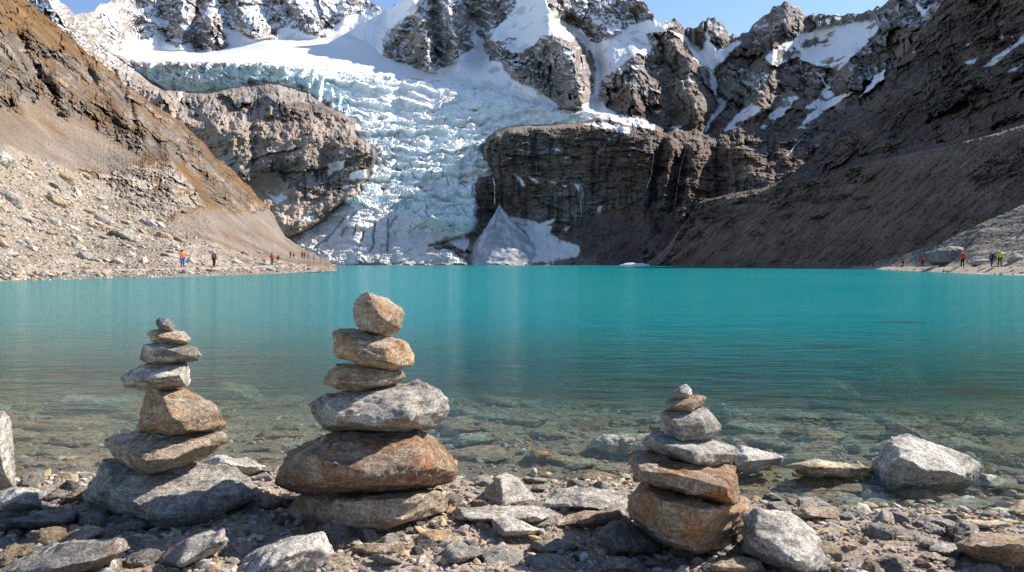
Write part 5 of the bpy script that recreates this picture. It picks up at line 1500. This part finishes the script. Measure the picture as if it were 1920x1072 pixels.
for (bx, by, hw, hh_, mt, lb) in [(1800, 482, 52, 24, 'dark', 'huge dark boulder behind the hikers on the far right bank'), (1873, 481, 15, 11, 'light', 'pale block beside the hiker in yellow green'), (1665, 504.5, 18, 4, 'dark', 'long dark boulder at the waterline of the far right path'),
                                  (1772, 507, 15, 4, 'dark', 'dark boulder at the waterline below the hiker in purple'), (1905, 488, 20, 12, 'light', 'pale boulder at the right picture edge by the path'), (1838, 437, 10, 6, 'light', 'white boulder high on the far right bank'), (1836, 494, 26, 8, 'grey', 'grey boulder low behind the path between hikers')]:
    p = SM4.at(bx, by); k = p[1] / F
    put_rock('boulder', lb, 'boulder', GB3, random.choice([0, 2, 4]), mt, (p[0], p[1] + (hw * k * .85 if hw > 40 else 0), p[2]), (hw * k * 1.1, hw * k * .7, hh_ * k / 0.5), random.gauss(0, .2), (0, -.1))
poly_r = [(1600, 500), (1690, 482), (1760, 457), (1830, 427), (1945, 374), (1945, 520), (1800, 512), (1690, 507)]
cnt = 0
while cnt < 60:
    bx, by = random.uniform(1600, 1945), random.uniform(375, 518)
    if not inpoly(np.array([bx]), np.array([by]), poly_r)[0] or 500.5 < by < 506: continue
    p = SM4.at(bx, by); k = p[1] / F
    hw = (2.2 + 5.5 * random.random() ** 2.4) * k
    put_rock('boulder', 'pale angular boulder strewn on the far right bank', 'boulder', GB3, random.randrange(8), random.choice(['light', 'light', 'warm', 'grey', 'dark']), (p[0], p[1], p[2] + hw * .1), (hw, hw * random.uniform(.7, 1.1), hw * random.uniform(.8, 1.2)), random.gauss(0, .6), (random.gauss(0, .2), random.gauss(-.15, .2)))
    cnt += 1
pos, sz = [], []
while len(pos) < 2200:
    bx, by = random.uniform(1585, 1960), random.uniform(370, 519)
    if not inpoly(np.array([bx]), np.array([by]), poly_r)[0] or 501.5 < by < 505: continue
    p = SM4.at(bx, by); k = p[1] / F
    pos.append(p); sz.append((0.8 + 2.6 * random.random() ** 2.5) * k)
for C_, lo_ in ((PATH_B, 1.6), (PATH_A, 1.3)):
    Tn_ = np.gradient(C_, axis=0); Tn_[:, 2] = 0; Tn_ /= np.linalg.norm(Tn_, axis=1)[:, None]
    Ln_ = np.stack([Tn_[:, 1], -Tn_[:, 0], 0 * Tn_[:, 0]], 1)
    for i in range(900):
        ii = random.randrange(len(C_)); q = C_[ii] + Tn_[ii] * random.uniform(-1, 1)
        dd_ = lo_ * (0.45 + 1.5 * random.random())
        pos.append(q + Ln_[ii] * dd_ + np.array([0, 0, -0.08 - 0.40 * max(0, dd_ - 1.0)])); sz.append(0.08 + 0.36 * random.random() ** 2)
    for i in range(26):
        ii = random.randrange(len(C_)); q = C_[ii] + Tn_[ii] * random.uniform(-1, 1)
        dd_ = lo_ * (0.8 + 1.1 * random.random()); s_ = random.uniform(.3, .7)
        put_rock('boulder', 'angular boulder edging the footpath at the far waterline', 'boulder', 'boulders edging the paths at the waterline', random.randrange(8), random.choice(['light', 'grey', 'dark', 'dark']), tuple(q + Ln_[ii] * dd_ + np.array([0, 0, -0.02 - 0.40 * max(0, dd_ - 1.0)])), (s_, s_ * .8, s_ * random.uniform(.7, 1.1)), random.gauss(0, .5), (random.gauss(0, .15), random.gauss(0, .2)))
cc = RP[rng.choice(7, len(pos))] * (0.55 + 0.5 * rng.random((len(pos), 1)))
scatter('rubble', 'loose grey rubble covering the far right bank', 'rubble', M_RUB, np.array(pos), np.array(sz), cc, (0.4, 0.8), sub=1)

# ------------------------------------------------------------------ water
wu = np.concatenate([np.arange(-4000, -200, 190.0), np.arange(-200, 2120, 7.0), np.arange(2120, 6000, 190.0)])
wy = np.concatenate([np.arange(2.6, 6.0, 0.03), np.geomspace(6.0, 16, 90), np.geomspace(16.5, 445, 60)])
UU, YY = np.meshgrid(wu, wy)
XX = (UU - 960) / F * YY
dep = -ground_z(XX, YY)
for (x_, y_, zc, a_, b_, c_) in SK:
    q = 1 - ((XX - x_) / a_) ** 2 - ((YY - y_) / b_) ** 2
    m_ = q > 0
    dep[m_] = np.minimum(dep[m_], -(zc + c_ * np.sqrt(q[m_])))
dep = np.clip(dep, 0.0, 6)
V = np.stack([XX, YY, 0 * XX], -1)
keepw = (YY > 2.7)
m, nt, out = new_mat('lake_water')
g = nt.nodes.new('ShaderNodeNewGeometry').outputs['Position']
dp = N(nt, 'ShaderNodeAttribute', attribute_name='depth').outputs['Fac']


def wav(sx, sy, scale, detail, dist=0.0, rot=0.0):
    mp = nt.nodes.new('ShaderNodeMapping'); mp.inputs['Scale'].default_value = (sx, sy, 1); mp.inputs['Rotation'].default_value = (0, 0, rot)
    nt.links.new(g, mp.inputs['Vector'])
    return noise(nt, mp.outputs[0], scale, detail, 0.55, dist)


w1 = wav(0.55, 2.0, 2.2, 4, 0.4, 0.12); w2 = wav(0.5, 1.5, 0.5, 4, 0.5, -0.2); w3 = wav(0.8, 2.2, 7.0, 3, 0.3, 0.05); w4 = wav(1, 1, 0.05, 3, 0.6)
amp = ramp(nt, w4, [(0.35, 0.55), (0.65, 1.15)])
hh = mathn(nt, 'ADD', mathn(nt, 'MULTIPLY', w1, 1.9), mathn(nt, 'MULTIPLY', w2, 2.2))
hh = mathn(nt, 'ADD', hh, mathn(nt, 'MULTIPLY', w3, 0.5))
w5 = wav(1.0, 1.3, 1.1, 3, 0.3, 0.6)
hh = mathn(nt, 'ADD', hh, mathn(nt, 'MULTIPLY', w5, 1.3))
hh = mathn(nt, 'MULTIPLY', hh, amp)
bn = bump(nt, hh, 0.55, 0.055)
fr = nt.nodes.new('ShaderNodeFresnel'); fr.inputs['IOR'].default_value = 1.33; nt.links.new(bn, fr.inputs['Normal'])
glo = nt.nodes.new('ShaderNodeBsdfGlossy'); glo.inputs['Roughness'].default_value = 0.085; nt.links.new(bn, glo.inputs['Normal'])
glo.inputs['Color'].default_value = (0.95, 0.97, 1, 1)
tur = mathn(nt, 'SUBTRACT', 1.0, mathn(nt, 'POWER', 2.718, mathn(nt, 'MULTIPLY', dp, -1.0)), True)
tr = nt.nodes.new('ShaderNodeBsdfTransparent')
nt.links.new(mixrgb(nt, mathn(nt, 'MULTIPLY', dp, 1.0, True), (0.95, 0.98, 0.95), (0.62, 0.90, 0.80)), tr.inputs['Color'])
df = nt.nodes.new('ShaderNodeBsdfDiffuse')
dcol = ramp(nt, mathn(nt, 'MULTIPLY', dp, 0.5, True), [(0.0, (0.12, 0.20, 0.14)), (0.25, (0.026, 0.165, 0.145)), (0.7, (0.0005, 0.205, 0.218))])
nt.links.new(dcol, df.inputs['Color'])
b1 = nt.nodes.new('ShaderNodeMixShader'); nt.links.new(tur, b1.inputs[0]); nt.links.new(tr.outputs[0], b1.inputs[1]); nt.links.new(df.outputs[0], b1.inputs[2])
b2 = nt.nodes.new('ShaderNodeMixShader')
nt.links.new(mathn(nt, 'MINIMUM', mathn(nt, 'MULTIPLY', fr.outputs[0], ramp(nt, w4, [(0.38, 0.68), (0.62, 1.02)])), 0.52), b2.inputs[0])
nt.links.new(b1.outputs[0], b2.inputs[1]); nt.links.new(glo.outputs[0], b2.inputs[2])
nt.links.new(b2.outputs[0], out.inputs['Surface'])
me = mesh_np('water', V, grid_faces(len(wy), len(wu)), {'depth': dep.ravel()}, True)
tag(link('water', me, m), 'turquoise glacial lake, clear and shallow along the near shore', 'lake', kind='structure')

# ------------------------------------------------------------------ hikers
PM = {}


def pmat(c):
    if c not in PM: PM[c] = plain_mat('cloth_%d' % len(PM) if c != SKIN else 'skin', c)
    return PM[c]


SKIN = (0.42, 0.26, 0.18)


def skin_mesh(name, verts, edges, radii, sub=1):
    me = bpy.data.meshes.new(name)
    me.from_pydata(verts, edges, [])
    o = bpy.data.objects.new(name, me); COL.objects.link(o)
    o.modifiers.new('s', 'SKIN')
    sv_ = me.skin_vertices[0].data
    for i, r in enumerate(radii):
        sv_[i].radius = (r, r) if isinstance(r, (int, float)) else r
    sv_[0].use_root = True
    sb = o.modifiers.new('d', 'SUBSURF'); sb.levels = sub
    dg = bpy.context.evaluated_depsgraph_get()
    out_ = bpy.data.meshes.new_from_object(o.evaluated_get(dg))
    bpy.data.objects.remove(o)
    out_.polygons.foreach_set('use_smooth', np.ones(len(out_.polygons), bool))
    out_.name = name
    return out_


def person(label, group, foot, H, face, jacket, trousers, hair, pack=None, step=0.12, arm='side', lean=0.0, hat=None):
    """A standing or walking hiker, 1.72 m tall before scaling; faces -Y at face=0."""
    st = step
    hipz, shz = 0.90, 1.40
    ly = lean * 0.5
    J = {'pel': (0, 0, hipz + .04), 'belly': (0, -ly * .4, 1.10), 'chest': (0, -ly * .8, 1.30), 'neck': (0, -ly, 1.46), 'head': (0, -ly - .015, 1.56), 'crown': (0, -ly - .01, 1.665)}
    vs = [J['pel'], J['belly'], J['chest'], J['neck'], J['head'], J['crown']]
    rad = [(.135, .105), (.125, .095), (.145, .10), .055, (.075, .095), (.06, .075)]
    ed_ = [(0, 1), (1, 2), (2, 3), (3, 4), (4, 5)]
    legs, arms = [], []
    for s in (-1, 1):
        f = s * st
        hip = (s * .09, 0, hipz - .02); kn = (s * .10, -f * .6 - .03, .49); an = (s * .105, f * -1.0 + .02, .09); toe = (s * .12, an[1] - .17, .035)
        b = len(vs); vs += [hip, kn, an, toe]; rad += [.085, .058, .042, .038]; ed_ += [(0, b), (b, b + 1), (b + 1, b + 2), (b + 2, b + 3)]
        legs.append((hip, kn, an, toe))
        sh = (s * .185, -ly * .95, shz)
        if arm == 'point' and s == 1: el = (s * .27, -ly - .15, 1.17); wr = (s * .27, -ly - .38, 1.15)
        elif arm == 'hip': el = (s * .33, -ly + .04, 1.17); wr = (s * .20, -ly - .10, 1.00)
        else: el = (s * .245, -ly * .6 + f * .35 + .02, 1.13); wr = (s * .255, -ly * .4 + f * .9 - .06, .89)
        b = len(vs); vs += [sh, el, wr]; rad += [.058, .044, .032]; ed_ += [(2, b), (b, b + 1), (b + 1, b + 2)]
        dv = Vector(wr) - Vector(el); dv.normalize()
        pm_ = Vector(wr) + dv * .075
        vs.append(tuple(pm_)); rad.append((.034, .02)); ed_.append((b + 2, len(vs) - 1)); ip = len(vs) - 1
        for q, (off, ln) in enumerate([(-.024, .070), (-.008, .080), (.008, .075), (.024, .058)]):
            t1 = pm_ + dv * ln * .55 + Vector((0, off, 0)); t2 = pm_ + dv * ln + Vector((-s * .02, off, 0))
            vs += [tuple(t1), tuple(t2)]; rad += [.009, .008]; ed_ += [(ip, len(vs) - 2), (len(vs) - 2, len(vs) - 1)]
        th_ = Vector(wr) + dv * .05 + Vector((0, -.045, 0)); vs.append(tuple(th_)); rad.append(.010); ed_.append((b + 2, len(vs) - 1))
        arms.append((sh, el, wr))
    # nose
    vs.append((0, -ly - .115, 1.555)); rad.append(.014); ed_.append((4, len(vs) - 1))
    root = link('person', skin_mesh('person', vs, ed_, rad), pmat(SKIN))
    # jacket with sleeves
    jv = [(0, 0, .88), J['belly'], J['chest'], (0, -ly, 1.43)]; jr = [(.185, .14), (.175, .135), (.19, .145), .085]; je = [(0, 1), (1, 2), (2, 3)]
    for (sh, el, wr) in arms:
        b = len(jv); jv += [sh, el, wr]; jr += [.088, .068, .052]; je += [(2, b), (b, b + 1), (b + 1, b + 2)]
    link('jacket', skin_mesh('jacket', jv, je, jr), pmat(jacket), root)
    tv = [(0, 0, .90)]; tr_ = [(.16, .125)]; te = []
    for (hip, kn, an, toe) in legs:
        b = len(tv); tv += [hip, kn, (an[0], an[1], an[2] + .02)]; tr_ += [.108, .08, .062]; te += [(0, b), (b, b + 1), (b + 1, b + 2)]
    link('trousers', skin_mesh('trousers', tv, te, tr_), pmat(trousers), root)
    for (hip, kn, an, toe) in legs:
        link('boot', skin_mesh('boot', [(an[0], an[1] + .03, .06), (an[0], an[1] - .06, .05), (toe[0], toe[1], .04), (an[0], an[1], .16)], [(0, 1), (1, 2), (0, 3)], [.055, .052, .042, .05]), pmat((.03, .026, .022)), root)
    hc = hat or hair
    hm = skin_mesh('hat' if hat else 'hair', [(0, -ly + .012, 1.62), (0, -ly + .02, 1.685), (0, -ly + .05, 1.58)], [(0, 1), (0, 2)], [(.088, .10), (.062, .07), .06])
    link('hat' if hat else 'hair', hm, pmat(hc), root)
    if pack:
        pk = skin_mesh('backpack', [(0, -ly * .4 + .18, 1.02), (0, -ly * .7 + .20, 1.22), (0, -ly * .9 + .18, 1.42)], [(0, 1), (1, 2)], [(.15, .09), (.165, .12), (.12, .08)])
        link('backpack', pk, pmat(pack), root)
    s = H / 1.72
    root.scale = (s, s, s); root.location = foot; root.rotation_euler = (0, 0, face)
    return tag(root, label, 'person', group)


def on_path(C, x):
    pxs = 960 + C[:, 0] / C[:, 1] * F
    i = int(np.argmin(np.abs(pxs - x)))
    return C[i] + np.array([0, 0, 0.14])


BLK = (.02, .02, .022); NAVY = (.02, .03, .07)
GP = 'hikers on the left shore path'; GQ = 'hikers on the far right path'
LP = [('hiker in a bright orange jacket and blue trousers reaching forward', 349, None, 33, 1.2, (.80, .17, .02), (.03, .11, .48), BLK, None, .06, 'point', None), ('hiker in dark clothes wearing a red backpack and pale hat', 397, None, 30, 3.0, (.13, .15, .20), (.03, .03, .035), BLK, (.62, .03, .03), .05, 'side', (.45, .55, .62)),
      ('hiker in a red jacket and navy trousers next to one in yellow trousers', 513, None, 23, 0.6, (.70, .02, .03), NAVY, BLK, None, .05, 'hip', None), ('stooping hiker in a dark jacket and yellow trousers', 521.5, None, 19, 2.2, (.03, .035, .05), (.62, .40, .05), BLK, (.03, .035, .05), .08, 'side', None),
      ('hiker in dark green standing far along the stony spit', 544, 484, 13, 1, (.03, .07, .04), BLK, BLK, None, .04, 'side', None), ('small dark clad hiker beside the one in dark green', 550, 484.5, 9.5, 0, (.06, .05, .04), BLK, BLK, None, .04, 'side', None),
      ('hiker in a red orange jacket far along the stony spit', 566, 485, 14, .5, (.78, .08, .03), BLK, BLK, None, .05, 'side', None), ('hiker in blue right of the one in red orange', 571.5, 485.5, 11.5, 0, (.12, .20, .36), (.10, .14, .22), BLK, None, .05, 'side', None),
      ('hiker in dark grey green near the spit end', 577.5, 486, 10.5, 2, (.05, .07, .06), BLK, BLK, None, .05, 'side', None), ('hiker in light blue at the end of the stony spit', 587, 488, 9.5, 1.5, (.10, .28, .60), (.05, .12, .35), BLK, None, .04, 'hip', None)]
for (lb, x, y, hp, fc, ja, trz, hr, pk, stp, ar, ht) in LP:
    ft = on_path(PATH_A, x) if y is None else SM2.at(x, y)
    person(lb, GP, ft, hp * ft[1] / F, fc, ja, trz, hr, pk, stp, ar, .25 if 'stoop' in lb else .03, ht)
RP_ = [('tiny hiker in red farthest along the far right path', 1610, 9.5, 2.5, (.72, .03, .05), BLK, None, None), ('tiny hiker in brown between two hikers in red on the far path', 1625.5, 10, 1, (.16, .11, .07), BLK, None, None), ('tiny hiker in grey close behind the one in brown', 1630.5, 9, 2, (.09, .10, .11), BLK, None, None), ('hiker in pinkish red leading the far group', 1638.5, 12.5, 0, (.75, .05, .09), BLK, None, (.75, .10, .12)),
       ('hiker in navy alone on the far right path', 1693, 14, 1.5, (.03, .05, .12), BLK, (.03, .05, .13), None), ('hiker wearing a red jacket and red hat walking alone', 1726.5, 19.5, 3.1, (.70, .03, .06), BLK, (.70, .03, .06), (.55, .05, .06)), ('hiker in a purple and black jacket before the huge dark boulder', 1752, 19, 2.6, (.10, .02, .12), BLK, BLK, None),
       ('hiker in a yellow jacket beside the one in a red jacket', 1801, 24, 2.9, (.58, .50, .02), BLK, None, None), ('hiker in a red jacket and pale hat beside the one in yellow', 1810.5, 28, 2.9, (.74, .02, .02), BLK, None, (.55, .45, .35)), ('striding hiker carrying a blue backpack', 1856, 29, 1.9, (.02, .03, .06), (.03, .03, .04), (.03, .13, .38), (.30, .42, .55)),
       ('hiker in a yellow green jacket at the right end of the path', 1876, 31, 2.9, (.48, .56, .03), (.07, .055, .045), (.48, .56, .03), (.55, .52, .40))]
for (lb, x, hp, fc, ja, trz, pk, ht) in RP_:
    ft = on_path(PATH_B, x)
    person(lb, GQ, ft, hp * ft[1] / F, fc, ja, trz, BLK, pk, .16 if 'strid' in lb else .07, 'side', .04, ht)
